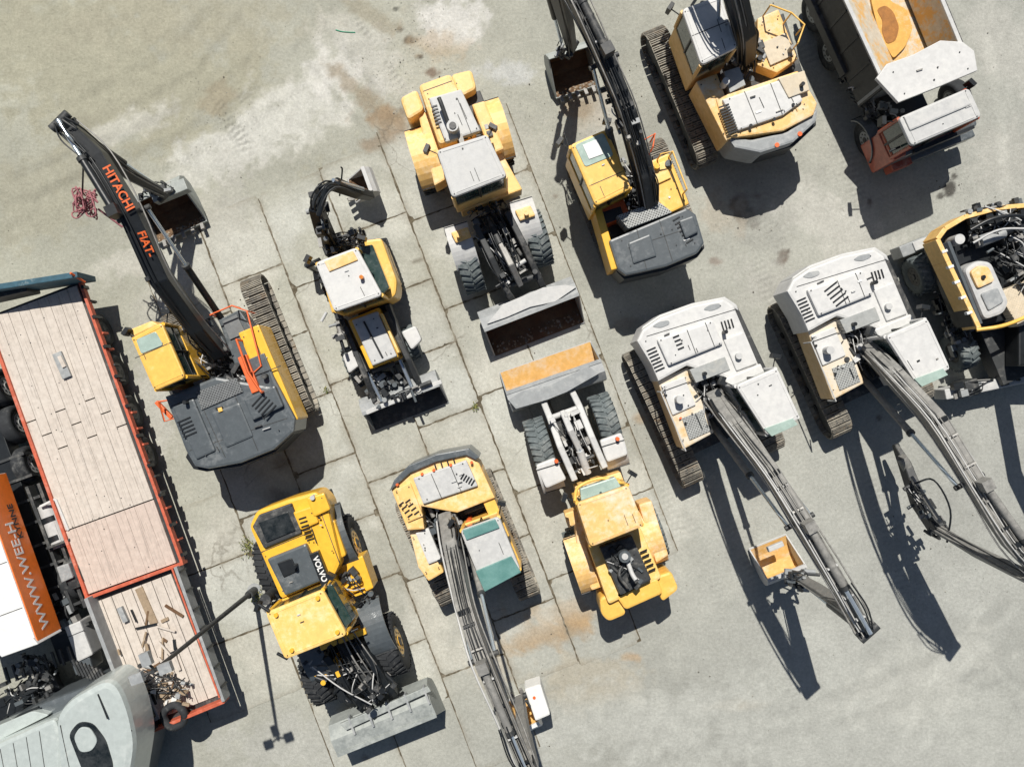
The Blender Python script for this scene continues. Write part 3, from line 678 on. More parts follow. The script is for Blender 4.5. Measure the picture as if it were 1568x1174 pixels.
g.poly([(820,712),(850,700),(868,734),(836,748)],1.45,1.6,M['WH'],.05,rd=.08);g.poly([(918,674),(952,662),(962,696),(930,708)],1.45,1.6,M['WH'],.05,rd=.08)
g.fender(838,712,1.6,.86,.6,17,M['WH'],30,90);g.fender(938,676,1.6,.86,.6,17,M['WH'],30,90)
g.vc(852,706,1.6,1.75,.05,M['OR']);g.vc(946,672,1.6,1.75,.05,M['OR'])
g.to('rear_body')
g.poly([(880,745),(950,722),(985,810),(905,838)],.9,1.5,M['YP'],.04)
g.poly([(900,835),(980,806),(1014,885),(932,926)],.8,1.9,M['YL'],.07,rd=.1)
g.poly([(918,838),(968,820),(998,888),(950,912)],1.85,2.12,M['BD'],.05);g.bits([(924,842),(966,826),(992,886),(952,906)],2.13,351,18);g.greeb((930,842),(985,890),30,2.05,2.2,26,72)
g.vc(957,852,2.1,2.5,.15,M['DG']);g.vc(957,852,2.49,2.54,.08,M['LG']);g.tube([(962,862,2.3),(968,878,2.5),(974,888,2.6)],.06,M['LG']);g.tube([(955,862,2.2),(948,880,2.3),(962,900,2.3)],.045,M['BD'])
g.grille((984,840),(1000,876),12,2.0,5)
g.fender(892,868,1.70,.88,.50,19,M['YM'],25,150);g.fender(1000,824,1.70,.88,.50,19,M['YM'],25,150)
g.poly([(880,782),(896,776),(930,896),(906,904),(884,860)],.9,1.5,M['YM'],.05);g.poly([(978,772),(998,766),(1024,850),(1005,862)],.9,1.6,M['YM'],.05)
g.poly([(864,786),(882,780),(888,800),(870,808)],1.0,1.5,M['YM'],.04)
g.poly([(918,915),(944,906),(960,940),(932,952),(920,940)],.8,1.75,M['Y'],.07,rd=.12);g.poly([(1000,884),(1028,874),(1040,902),(1014,922)],.8,1.75,M['Y'],.07,rd=.12)
g.poly([(940,908),(1006,884),(1016,908),(958,934)],.8,1.9,M['Y'],.07,rd=.1)
g.to('cab');g.cab([(882,770),(962,742),(987,805),(904,838)],3.15,1.4,M['Y'],M['YM'],mid=.7)
g.poly([(888,748),(942,730),(952,746),(890,768)],2.5,2.75,M['GG'],.03)
g.tube([(880,768,2.9),(886,745,2.6),(920,732,2.6),(948,738,2.6),(962,742,2.9)],.04,M['Y'])
g.done()
# ================================================================ I yellow loader bottom left
l=V('wheel_loader')
l.to('wheels')
for u,v in((530,838),(596,990)): l.wheel(u,v,1.0,.80,.62,20,M['YV'])
for u,v in((420,870),(488,1032)): l.wheel(u,v,1.0,.80,.62,20,M['YV'])
l.to('rear_body')
l.poly([(385,800),(500,752),(545,880),(432,925)],.7,1.3,M['BD'])
l.poly([(381,806),(392,782),(440,764),(484,752),(500,768),(522,860),(512,882),(430,918)],1.2,2.2,M['YV'],.09,rd=.12)
l.poly([(386,806),(396,788),(446,770),(462,816),(404,840)],2.15,2.29,M['BD'],.04)
l.poly([(396,800),(440,784),(452,812),(408,830)],2.27,2.33,M['GX'],.01)
l.poly([(408,856),(468,832),(494,888),(436,912)],2.15,2.36,M['DG'],.06)
l.poly([(424,862),(446,854),(456,874),(434,884)],2.34,2.40,M['BK'],.02)
l.poly([(448,784),(478,774),(488,800),(460,812)],2.2,2.3,M['YV'],.05)
l.bar((480,846),(500,896),15,2.1,2.38,M['BK'],.02)
l.grille((462,790),(474,826),12,2.31,6);l.vc(450,868,2.35,2.6,.05,M['BK']);l.seam((486,770),(520,862),2.2);l.seam((400,845),(466,818),2.2)
l.poly([(468,762),(496,754),(506,780),(480,792)],2.15,2.32,M['YV'],.05);l.vc(478,762,2.2,2.4,.06,M['LG'])
l.bits([(400,850),(480,820),(505,885),(430,910)],2.37,361,12);l.bits([(440,770),(495,756),(512,850),(470,830)],2.31,362,12)
l.fender(514,826,1.9,1.02,.62,20,M['DG'],35,145)
l.poly([(498,800),(512,796),(530,850),(516,858)],1.4,2.0,M['YV'],.05)
l.poly([(508,870),(555,850),(572,900),(520,925)],.9,1.6,M['YV'],.04);l.greeb((520,880),(560,925),40,1.5,1.75,40,82)
l.grille((540,880),(552,912),18,1.7,5,M['YV'],3)
l.text('VOLVO',W(490,871,2.39)+Z*.004,dv(22),ev(22),.20,M['TX'])
l.to('steps');l.vc(406,918,1.5,2.2,.14,M['BD']);l.greeb((420,915),(440,930),30,1.2,1.9,16,81)
l.to('cab');l.cab([(406,938),(494,902),(532,972),(436,1010)],3.25,1.4,M['YV'],M['YL'],mid=.75)
l.poly([(490,900),(508,894),(540,950),(528,962)],2.5,2.9,M['GL'],.03)
for p in((422,942),(486,916),(516,968),(446,996)): l.vc(*p,3.2,3.32,.05,M['YV'])
l.cyl((412,935,3.3),(396,925,3.2),.04,M['BK']);l.cyl((440,1008,3.2),(425,1000,3.1),.04,M['BK']);l.cyl((530,970,2.9),(548,962,2.8),.025,M['BK'])
l.to('front_frame')
l.poly([(480,990),(560,960),(600,1040),(520,1075)],.5,1.2,M['BK'],.04)
l.sweep([(500,1000,1.8,.2,.4),(530,1040,1.6,.2,.45),(556,1078,1.0,.2,.35)],M['BK']);l.sweep([(548,980,1.8,.2,.4),(578,1020,1.6,.2,.45),(604,1060,1.0,.2,.35)],M['BK'])
l.cyl((520,985,1.7),(575,1060,1.5),.11,M['BD']);l.greeb((490,985),(585,1070),75,1.1,1.9,110,83,[M['BK'],M['BK'],M['BD'],M['BK'],M['BK'],M['ST'],M['BD']]);l.hoses([(520,970,1.9),(545,1010,2.0),(575,1055,1.4)],7,.7)
l.bar((490,992),(560,966),9,1.4,1.95,M['YV']);l.bar((508,1010),(520,1036),8,1.4,1.9,M['YV'])
l.fender(574,966,1.85,1.0,.62,20,M['DG'],45,140);l.fender(478,1006,1.85,1.0,.62,20,M['DG'],35,140)
l.greeb((462,1010),(540,1040),40,1.1,1.7,40,84,[M['YV'],M['BK'],M['BK'],M['BD']])
l.to('bucket');l.bucket(590,1064,22,2.75,[(.62,1.2),(.2,1.25),(-.12,1.0),(-.2,.55),(0.0,.16),(.3,.03),(1.0,.02)],M['BB'],M['BB'])
l.poly([(520,1108),(655,1050),(660,1058),(530,1118)],1.22,1.30,M['BB'],.02)
for t in(.1,.3,.5,.7,.9):
    p=lerp((519,1104),(662,1046),t);l.bar(p,(p[0]+10,p[1]+26),3,1.1,1.31,M['GR'],0)
l.done()
# ================================================================ J backhoe loader
j=V('backhoe_loader')
j.to('wheels')
for u,v in((590,404),(506,436)): j.wheel(u,v,1.2,.72,.42,20,M['YP'])
for u,v in((538,556),(628,524)): j.wheel(u,v,.7,.46,.34,20,M['WH'],M['RL'])
j.to('chassis')
j.poly([(520,380),(575,365),(612,540),(570,560)],.5,1.0,M['BD'])
j.poly([(556,368),(584,364),(608,430),(606,452),(590,462),(578,440)],.9,1.9,M['Y'],.07,rd=.1)
j.poly([(486,400),(500,396),(524,470),(508,480)],.9,1.6,M['Y'],.05)
j.poly([(532,490),(580,470),(612,546),(566,566)],.8,1.5,M['YV'],.06)
j.poly([(538,490),(578,476),(608,545),(570,560)],1.45,1.62,M['LG'],.04);j.bar((583,480),(610,540),4,1.3,1.66,M['YL'])
j.bar((557,492),(586,548),3,1.6,1.64,M['BK'],0);j.bits([(542,494),(572,484),(602,544),(574,556)],1.63,371,8)
j.bar((522,488),(560,570),8,.9,1.3,M['BD']);j.bar((592,466),(622,545),8,.9,1.3,M['BD'])
j.poly([(524,544),(546,532),(552,558),(534,572)],.95,1.15,M['WH'],.05,rd=.08);j.poly([(614,508),(636,498),(646,520),(630,536)],.95,1.15,M['WH'],.05,rd=.08)
j.greeb((566,560),(600,600),60,.5,1.0,70,91);j.greeb((515,478),(528,520),16,1.2,1.6,14,92)
j.to('cab');j.cab([(482,402),(546,378),(586,452),(512,478)],2.8,1.2,M['Y'],M['WH'],mid=.6)
j.vc(553,424,2.8,2.95,.05,M['BU']);j.poly([(496,400),(540,384),(548,398),(504,416)],2.78,2.84,M['YM'],.02)
j.poly([(548,378),(570,374),(596,440),(584,452)],1.8,2.2,M['GL'],.03)
j.to('loader_arms')
j.sweep([(530,500,1.3,.14,.25),(560,575,1.2,.14,.3),(578,622,.6,.14,.25)],M['BD']);j.sweep([(590,478,1.3,.14,.25),(625,548,1.2,.14,.3),(648,600,.6,.14,.25)],M['BD'])
j.cyl((570,568,1.3),(604,556,1.3),.06,M['BD']);j.cyl((562,570,1.1),(585,615,.8),.05,M['CH']);j.cyl((612,550,1.1),(634,600,.8),.05,M['CH'])
j.to('front_bucket');j.bucket(614,594,21,2.15,[(x*.75,z*.72) for x,z in LDB],M['GR'],M['BD'])
j.bar((560,632),(676,584),7,.78,.86,M['LG']);j.greeb((575,620),(655,588),10,.8,1.0,18,95)
j.to('backhoe')
j.poly([(490,372),(545,352),(556,368),(498,392)],.6,1.1,M['BK'],.03);j.greeb((500,380),(560,360),28,.9,1.6,40,93)
j.sweep([(508,375,1.2,.28,.35),(494,348,2.2,.28,.45),(484,318,2.9,.26,.4),(497,284,3.0,.24,.3)],M['BK'])
j.sweep([(488,296,3.2,.22,.25),(512,282,2.9,.22,.35),(548,296,2.0,.2,.28),(568,300,1.4,.2,.2)],M['BK'])
j.cyl((488,330,3.2),(500,288,3.4),.07,M['BK']);j.cyl((510,276,3.1),(556,290,2.1),.05,M['CH']);j.hoses([(505,370,1.6),(492,340,2.7),(486,310,3.3),(505,282,3.3),(540,292,2.4)],5,.3)
j.bucket(566,292,-70,.62,[(x*.65,z*.7) for x,z in EXB],M['LG'],M['BR'],teeth=3,z=.4,sgn=1)
j.tube([(520,300,2.3),(524,262,2.8),(522,256,2.9)],.02,M['BK']);j.greeb((484,290),(500,370),22,2.2,2.8,26,94)
j.cyl((538,350,1.2),(548,380,.4),.05,M['BK']);j.cyl((470,408,.9),(490,398,1.0),.07,M['BK']);j.vc(470,406,0.02,.9,.08,M['BK'])
j.to('mirror');j.cyl((500,478,2.2),(492,492,2.2),.04,M['LG'])
j.done()
# ================================================================ dump truck
t=V('dump_truck')
t.to('wheels')
for u,v in((1250,18),(1275,78),(1332,212)): t.wheel(u,v,.52,.52,.36,23,M['GR'],M['RB'],lug=False,rr=.56)
for u,v in((1384,-34),(1407,22),(1462,152)): t.wheel(u,v,.52,.52,.36,23,M['GR'],M['RB'],lug=False,rr=.56)
t.to('chassis');t.bar((1290,-60),(1410,210),60,.55,.95,M['BK']);t.greeb((1300,110),(1345,180),40,.6,1.2,44,101)
t.bar((1240,-20),(1300,110),14,.9,1.2,M['BD'])
t.to('tipper_body')
t.poly([(1262,-70),(1350,110),(1440,75),(1366,-105)],.98,1.35,M['OB'],0)
def wall(p,q,z1,z0,m,w=5): t.bar(p,q,w,z0,z1,m,.01)
wall((1262,-70),(1352,128),2.35,1.0,M['BD']);wall((1396,-120),(1478,78),2.35,1.0,M['BD'])
wall((1352,128),(1478,80),2.45,1.0,M['GR'])
t.bar((1264,-68),(1354,126),6,2.34,2.40,M['LG'],.01);t.bar((1394,-120),(1476,78),6,2.34,2.40,M['LG'],.01)
for k in range(6):
    p=lerp((1262,-70),(1352,128),k/5+.02);t.bar((p[0]-5,p[1]+2),(p[0]+1,p[1]),5,1.0,2.3,M['BD'],0)
def quad(pts,m):
    vs=[W(*p) for p in pts];n=(vs[1]-vs[0]).cross(vs[2]-vs[0]);f=(0,1,2,3) if n.z>0 else (3,2,1,0);t.raw(vs,[f],m)
quad([(1265,-70,2.3),(1355,125,2.3),(1368,95,1.42),(1292,-80,1.42)],M['OB']);quad([(1392,-118,2.3),(1474,80,2.3),(1420,72,1.42),(1350,-100,1.42)],M['OB'])
t.poly([(1342,120),(1358,98),(1398,84),(1440,62),(1474,64),(1492,78),(1497,108),(1440,132),(1376,157)],2.42,2.52,M['WH'],.02);t.bits([(1360,110),(1476,76),(1490,104),(1380,148)],2.53,381,10)
t.poly([(1332,-12),(1352,-16),(1366,4),(1388,14),(1398,44),(1386,72),(1368,90),(1352,62),(1342,34),(1336,10)],1.3,1.435,M['RO'],.0,rd=.10)
t.poly([(1342,14),(1356,8),(1368,18),(1377,42),(1372,62),(1358,68),(1350,48),(1352,32)],1.3,1.45,M['RU'],.0,rd=.10)
t.to('cab')
t.poly([(1352,200),(1480,150),(1499,192),(1372,246)],.5,1.6,M['DG'],.08,rd=.12)
t.poly([(1350,200),(1372,192),(1390,236),(1370,246)],.5,1.75,M['RE'],.06)
t.cab([(1376,180),(1484,134),(1504,178),(1396,224)],2.75,1.5,M['RE'],M['LG'],mid=.12)
t.poly([(1384,178),(1476,138),(1488,160),(1394,200)],2.7,2.8,M['LG'],.04)
t.bar((1364,254),(1492,203),12,.35,.8,M['DG'],.04);t.bar((1366,256),(1396,244),13,.4,.84,M['RE'],.03);t.fender(1338,205,1.15,.64,.30,23,M['DG'],10,170)
t.vc(1372,232,1.4,1.8,.07,M['WT']);t.cyl((1378,225,2.2),(1362,232,2.2),.03,M['BK']);t.greeb((1345,165),(1380,170),30,1.2,1.9,16,103)
t.bar((1400,232),(1492,194),5,1.3,1.65,M['BK'],0)
t.done()
# ================================================================ wheeled excavator right edge
x=V('wheeled_excavator')
x.to('wheels')
for u,v in((1424,416),(1484,536)): x.wheel(u,v,1.0,.52,.5,22,M['BD'],M['RL'] )
for u,v in((1545,372),(1600,492)): x.wheel(u,v,1.0,.52,.5,22,M['BD'])
x.to('chassis');x.bar((1470,370),(1560,580),50,.5,1.0,M['BD']);x.greeb((1440,440),(1480,540),40,.6,1.1,50,111)
x.to('blade');x.bar((1380,386),(1520,330),18,.2,.75,M['GR'],.03);x.bar((1400,378),(1430,366),14,.7,.8,M['LG'])
x.bar((1448,604),(1590,574),16,.2,.8,M['LG'],.03);x.bar((1480,596),(1500,590),24,.3,.9,M['BD'],.03)
x.greeb((1460,600),(1560,575),24,.6,1.0,24,112)
x.to('house')
x.poly([(1432,380),(1440,358),(1468,336),(1530,316),(1600,308),(1680,420),(1640,560),(1560,560),(1560,485),(1488,504)],1.05,1.6,M['BK'],.05)
def loop(pts,z0,z1,w,m):
    for p,q in zip(pts,pts[1:]): x.bar(p,q,w,z0,z1,m,.015)
loop([(1500,502),(1452,400),(1436,366),(1448,350),(1478,332),(1530,318),(1600,312)],1.45,2.1,7,M['YP'])
loop([(1446,372),(1496,498)],1.2,2.05,10,M['BK']);loop([(1452,370),(1502,496)],1.2,2.02,7,M['DG'])
for k in range(5):
    p=lerp((1446,386),(1484,480),k/4);x.bar((p[0]-3,p[1]),(p[0]+5,p[1]-3),4,2.0,2.12,M['WT'],0)
x.poly([(1476,412),(1496,398),(1518,400),(1546,462),(1538,480),(1508,490)],1.5,2.12,M['LG'],.09,rd=.14)
x.poly([(1486,416),(1500,406),(1514,408),(1524,430),(1498,442)],2.1,2.2,M['YM'],.04,rd=.08);x.poly([(1502,450),(1528,440),(1538,462),(1514,476)],2.1,2.17,M['GR'],.03,rd=.06)
x.vc(1507,424,2.18,2.26,.05,M['BK']);x.vc(1470,366,1.6,2.1,.13,M['LG']);x.cyl((1500,370,2.0),(1536,356,2.0),.15,M['GR']);x.cyl((1536,356,2.0),(1548,351,2.0),.11,M['BK'])
x.greeb((1480,350),(1568,330),60,1.6,2.1,100,113);x.greeb((1540,360),(1590,440),60,1.5,2.1,110,114)
x.tube([(1486,352,2.3),(1520,335,2.4),(1560,330,2.4),(1590,340,2.3)],.05,M['BK']);x.tube([(1490,372,2.3),(1530,352,2.4),(1575,350,2.3)],.03,M['LG'])
x.poly([(1528,448),(1640,400),(1660,470),(1560,500)],1.5,1.9,M['PY'],.03)
x.tube([(1495,505,2.2),(1530,500,2.3),(1560,490,2.2),(1600,470,2.2)],.05,M['Y'])
x.sweep([(1580,540,1.6,.4,.5),(1640,640,2.6,.4,.5),(1720,760,3.0,.4,.4)],M['BK'])
x.done()
# ================================================================ flatbed trailer
k=V('flatbed_trailer')
k.to('wheels')
for i in range(4):
    u,v=lerp((152,506),(220,694),i/3);k.wheel(u,v,.5,.46,.30,20,M['BD'],M['RB'],lug=False,rr=.5)
    k.wheel(u-127,v+46,.5,.46,.30,20,M['BD'],M['RB'],lug=False,rr=.5)
for i in range(2):
    u,v=lerp((232,900),(262,1000),i);k.wheel(u,v,.5,.46,.32,20,M['BD'],M['RB'],lug=False)
k.to('frame');k.bar((58,470),(205,880),60,.5,1.0,M['BK']);k.bar((205,900),(270,1080),50,.5,1.0,M['BK'])
k.poly([(-22,486),(120,432),(276,862),(134,915)],.98,1.10,M['BD'],.01)
k.to('deck_boards')
nb=9
for i in range(nb):
    s0=(i+.5)/nb;T=lerp((-19,487),(117,436),s0);B=lerp((136,910),(270,862),s0)
    cuts=[0,.38+.06*((i*7)%3),.77,1]
    for c0,c1 in zip(cuts,cuts[1:]):
        k.bar(lerp(T,B,c0+.002),lerp(T,B,c1-.002),15.6,1.10,1.155+.004*((i*5)%3),M['WP'] if c0>.7 else M['WD'],.006)
k.to('edge_rails');k.bar((121,430),(278,862),4.5,1.06,1.24,M['RP'],.01);k.bar((-22,488),(133,916),5,1.0,1.22,M['RP'],.01);k.bar((130,917),(280,862),5,.95,1.25,M['RP'],.01)
for i in range(10):
    p=lerp((124,440),(276,850),i/9);k.bar(p,(p[0]+4,p[1]-1.5),5,1.0,1.27,M['BK'],0)
for i in range(16):
    p=lerp((130,450),(272,840),(i+.5)/16);k.bar((p[0]+2,p[1]),(p[0]+6,p[1]-2),3,.85,1.12,random.choice([M['RP'],M['BK'],M['BD']]),0)
rr=random.Random(8)
for i in range(40):
    p=lerp((-15,487),(116,437),rr.random());q=lerp((136,910),(270,862),rr.random());w_=lerp(p,q,rr.random());k.vc(*w_,1.15,1.168,.014,M['BD'],seg=6)
k.bar((-60,448),(118,420),9,1.0,1.9,M['BL'],.02);k.bar((-60,462),(40,440),12,1.0,1.6,M['BD'],.02);k.cyl((108,418,2.0),(130,432,1.6),.03,M['OR'])
k.bar((86,540),(102,578),14,1.15,1.24,M['GR'],.01);k.bar((90,545),(98,562),6,1.23,1.28,M['WD'],.01)
k.to('drop_deck')
k.poly([(134,918),(268,868),(342,1072),(212,1125)],.9,1.05,M['BD'],.01)
for i in range(8):
    s0=(i+.5)/8;T=lerp((140,924),(262,878),s0);B=lerp((212,1112),(334,1064),s0);k.bar(T,B,15.3,1.03,1.09+.003*(i%3),M['WD'],.006)
k.bar((268,868),(342,1074),5,1.0,1.4,M['GR'],.01);k.bar((131,916),(212,1128),6,.95,1.5,M['GR'],.01);k.bar((212,1128),(343,1074),5,.98,1.35,M['RP'],.01)
k.bar((263,870),(336,1068),2.5,1.38,1.43,M['RP'],0)
for i in range(7):
    p=lerp((268,868),(342,1074),(i+.3)/7);k.bar((p[0]+1,p[1]),(p[0]+5,p[1]-2),3,1.0,1.38,M['BK'],0)
k.to('cargo')
rr=random.Random(5)
for i in range(40):
    u,v=rr.uniform(180,305),rr.uniform(925,1095)
    if (u-215)*.34+(v-1000)*.94>95 or (u-205)*.94-(v-1000)*.34>70 or (u-175)*.94-(v-1000)*.34<-5: continue
    an=rr.uniform(0,3.1) if rr.random()<.4 else rr.gauss(1.3,.3);L=rr.uniform(6,34);z=rr.uniform(1.12,1.22)
    k.bar((u,v),(u+L*math.cos(an),v+L*math.sin(an)),rr.uniform(1.5,5),z-.04,z,rr.choice([M['JK'],M['JK'],M['WD'],M['BR'],M['BK'],M['BR']]),.005)
k.bar((212,900),(236,955),12,1.08,1.13,M['JK'],0);k.bar((182,930),(192,952),8,1.09,1.2,M['GR'],0)
k.greeb((205,1040),(290,1060),50,1.1,1.35,44,121,[M['BK'],M['BD'],M['JK'],M['WT'],M['GR'],M['JK']],big=.22)
P=W(267,1096,1.3)
ring=[P+Vector((math.cos(q*.314)*.28,math.sin(q*.314)*.28,.03*math.sin(q))) for q in range(21)];k.tubew(ring,.10,M['RB'],10,0)
k.poly([(190,1075),(225,1060),(245,1100),(212,1118)],1.08,1.2,M['LG'],.02)
k.done()
# ================================================================ orange box truck
o=V('orange_box_truck')
o.to('wheels')
for u,v in((4,594),(25,650),(45,712),(116,888)): o.wheel(u,v,.52,.54,.36,21,M['WH'],M['RB'],lug=False,rr=.58)
o.to('chassis');o.bar((-40,600),(110,1010),40,.5,.95,M['BK'])
for i in range(9):
    p=lerp((20,700),(120,960),i/8);o.bar((p[0]-30,p[1]+11),(p[0]+16,p[1]-6),4,.7,1.0,M['BD'],0)
o.bar((58,740),(130,930),5,.75,1.05,M['BD'],.01);o.bar((40,745),(112,936),5,.75,1.05,M['BD'],.01)
o.cyl((72,772,.85),(96,836,.85),.24,M['LG'],seg=20);o.cyl((78,790,.85),(81,798,.85),.25,M['BK'],seg=20);o.cyl((88,818,.85),(91,826,.85),.25,M['BK'],seg=20)
o.bar((84,764),(104,812),4,1.15,1.2,M['WH']);o.bar((60,776),(84,764),4,1.15,1.2,M['WH']);o.bar((70,840),(106,826),4,1.1,1.2,M['BD'])
o.fender(112,882,1.2,.66,.42,21,M['BD'],60,170);o.poly([(86,868),(104,862),(112,884),(94,892)],1.1,1.3,M['GR'],.03)
o.poly([(98,960),(122,950),(142,1002),(118,1014)],.55,1.15,M['LG'],.04);o.poly([(108,1012),(136,1002),(142,1024),(116,1034)],.55,1.1,M['DG'],.04);o.seam((104,975),(128,965),1.15)
o.greeb((84,910),(110,960),36,.7,1.1,34,132);o.greeb((30,1010),(90,1030),30,.9,1.3,34,133)
for i in range(9): o.bar((6+i*12,1022-i*4),(14+i*12,1046-i*4),3,1.2,1.26,M['BD'],0)
o.to('body')
o.poly([(-130,800),(-34,730),(56,984),(-60,1026)],1.55,2.6,M['WT'],.05);o.poly([(-120,800),(-40,745),(50,980),(-60,1015)],.9,1.56,M['BK'],.02)
Pa=W(-34,730,2.6);Pb=W(56,984,2.6);xd=(Pb-Pa).normalized();nn=-xd.cross(Z)
if nn.dot(ev(20))<0: nn=-nn
mid=(Pa+Pb)/2;mid.z=2.07
o.ob(mid+nn*.012,xd*((Pb-Pa).length/2-.03),nn*.012,Z*.50,M['TO'])
o.poly([(50,976),(58,986),(2,1006),(-4,996)],1.6,2.64,M['WT'],.02)
o.seam((-20,790),(-90,820),2.6);o.seam((10,860),(-70,890),2.6);o.seam((34,930),(-60,965),2.6)
o.to('lettering')
o.text('WWW.WEE-H',Pa.lerp(Pb,.62)+nn*.03+Z*(2.1-2.6),-xd,Z,.44,M['TX'])
o.text('KYNNE',Pa.lerp(Pb,.30)+nn*.03+Z*(1.86-2.6),-xd,Z,.28,M['TK'])
o.done()
# ================================================================ truck tractor bottom-left
q=V('truck_tractor')
q.to('wheels')
for u,v in((60,1040),(205,1120)): q.wheel(u,v,.5,.5,.34,-60,M['LG'],M['RB'],lug=False)
q.to('cab_body')
q.poly([(-40,1130),(60,1078),(168,1036),(196,1064),(222,1130),(200,1230),(-20,1240)],.5,1.9,M['DG'],.12,rd=.25)
q.poly([(-30,1150),(84,1098),(96,1130),(96,1240),(-30,1250)],1.8,2.6,M['SG'],.12,rd=.15)
q.poly([(-30,1122),(50,1088),(76,1094),(-20,1142)],1.5,2.1,M['SG'],.08,rd=.1)
q.poly([(84,1098),(104,1072),(160,1040),(180,1050),(196,1090),(206,1140),(190,1240),(96,1240)],1.85,2.9,M['SG'],.16,rd=.3,tap=1.04)
q.poly([(104,1124),(120,1104),(142,1106),(162,1132),(174,1172),(168,1200),(134,1200)],2.82,2.92,M['GX'],.02,rd=.15)
q.poly([(112,1128),(122,1112),(138,1114),(150,1134),(140,1150),(122,1152)],2.9,2.95,M['SG'],.02,rd=.12)
q.poly([(170,1050),(185,1062),(212,1122),(200,1128)],1.3,2.3,M['GL'],.03)
for i in range(4): q.seam((0+i*20,1146-i*9),(16+i*20,1230),2.6,w=1.0)
q.cyl((150,1062,2.9),(165,1100,2.95),.02,M['BK']);q.seam((92,1110),(118,1230),2.9);q.bar((176,1060),(200,1120),4,2.3,2.86,M['BK'],.01)
q.bar((205,1128),(228,1122),8,1.4,1.9,M['BK'])
q.to('chassis');q.greeb((0,1075),(80,1040),50,.7,1.2,44,141);q.bar((-20,1100),(90,1050),40,.6,.8,M['BK']);q.tube([(0,1118,1.9),(30,1095,2.0),(60,1082,2.0)],.03,M['BK'])
for i in range(8): q.bar((110+i*6,1010+i*2),(122+i*6,1034+i*2),3,1.5,1.56,M['BD'],0)
q.done()
# ================================================================ street lamp
s=V('street_lamp')
B=W(390,903,0);T=Vector((B.x,B.y,6.25))
s.to('pole');s.cylw(B,T,.07,M['BD'],.042,14);s.cylw(B,B+Z*.5,.11,M['BD'],.11,14);s.cylw(B,B+Z*.04,.2,M['GR'],.2,14)
s.to('heads')
for dg in(20,200,110):
    e=ev(dg);s.cylw(T-Z*.1,T+e*.22+Z*.05,.025,M['BD']);s.ob(T+e*.3+Z*.05,e*.13,e.cross(Z)*.10,Z*.06,M['GR'])
s.done()
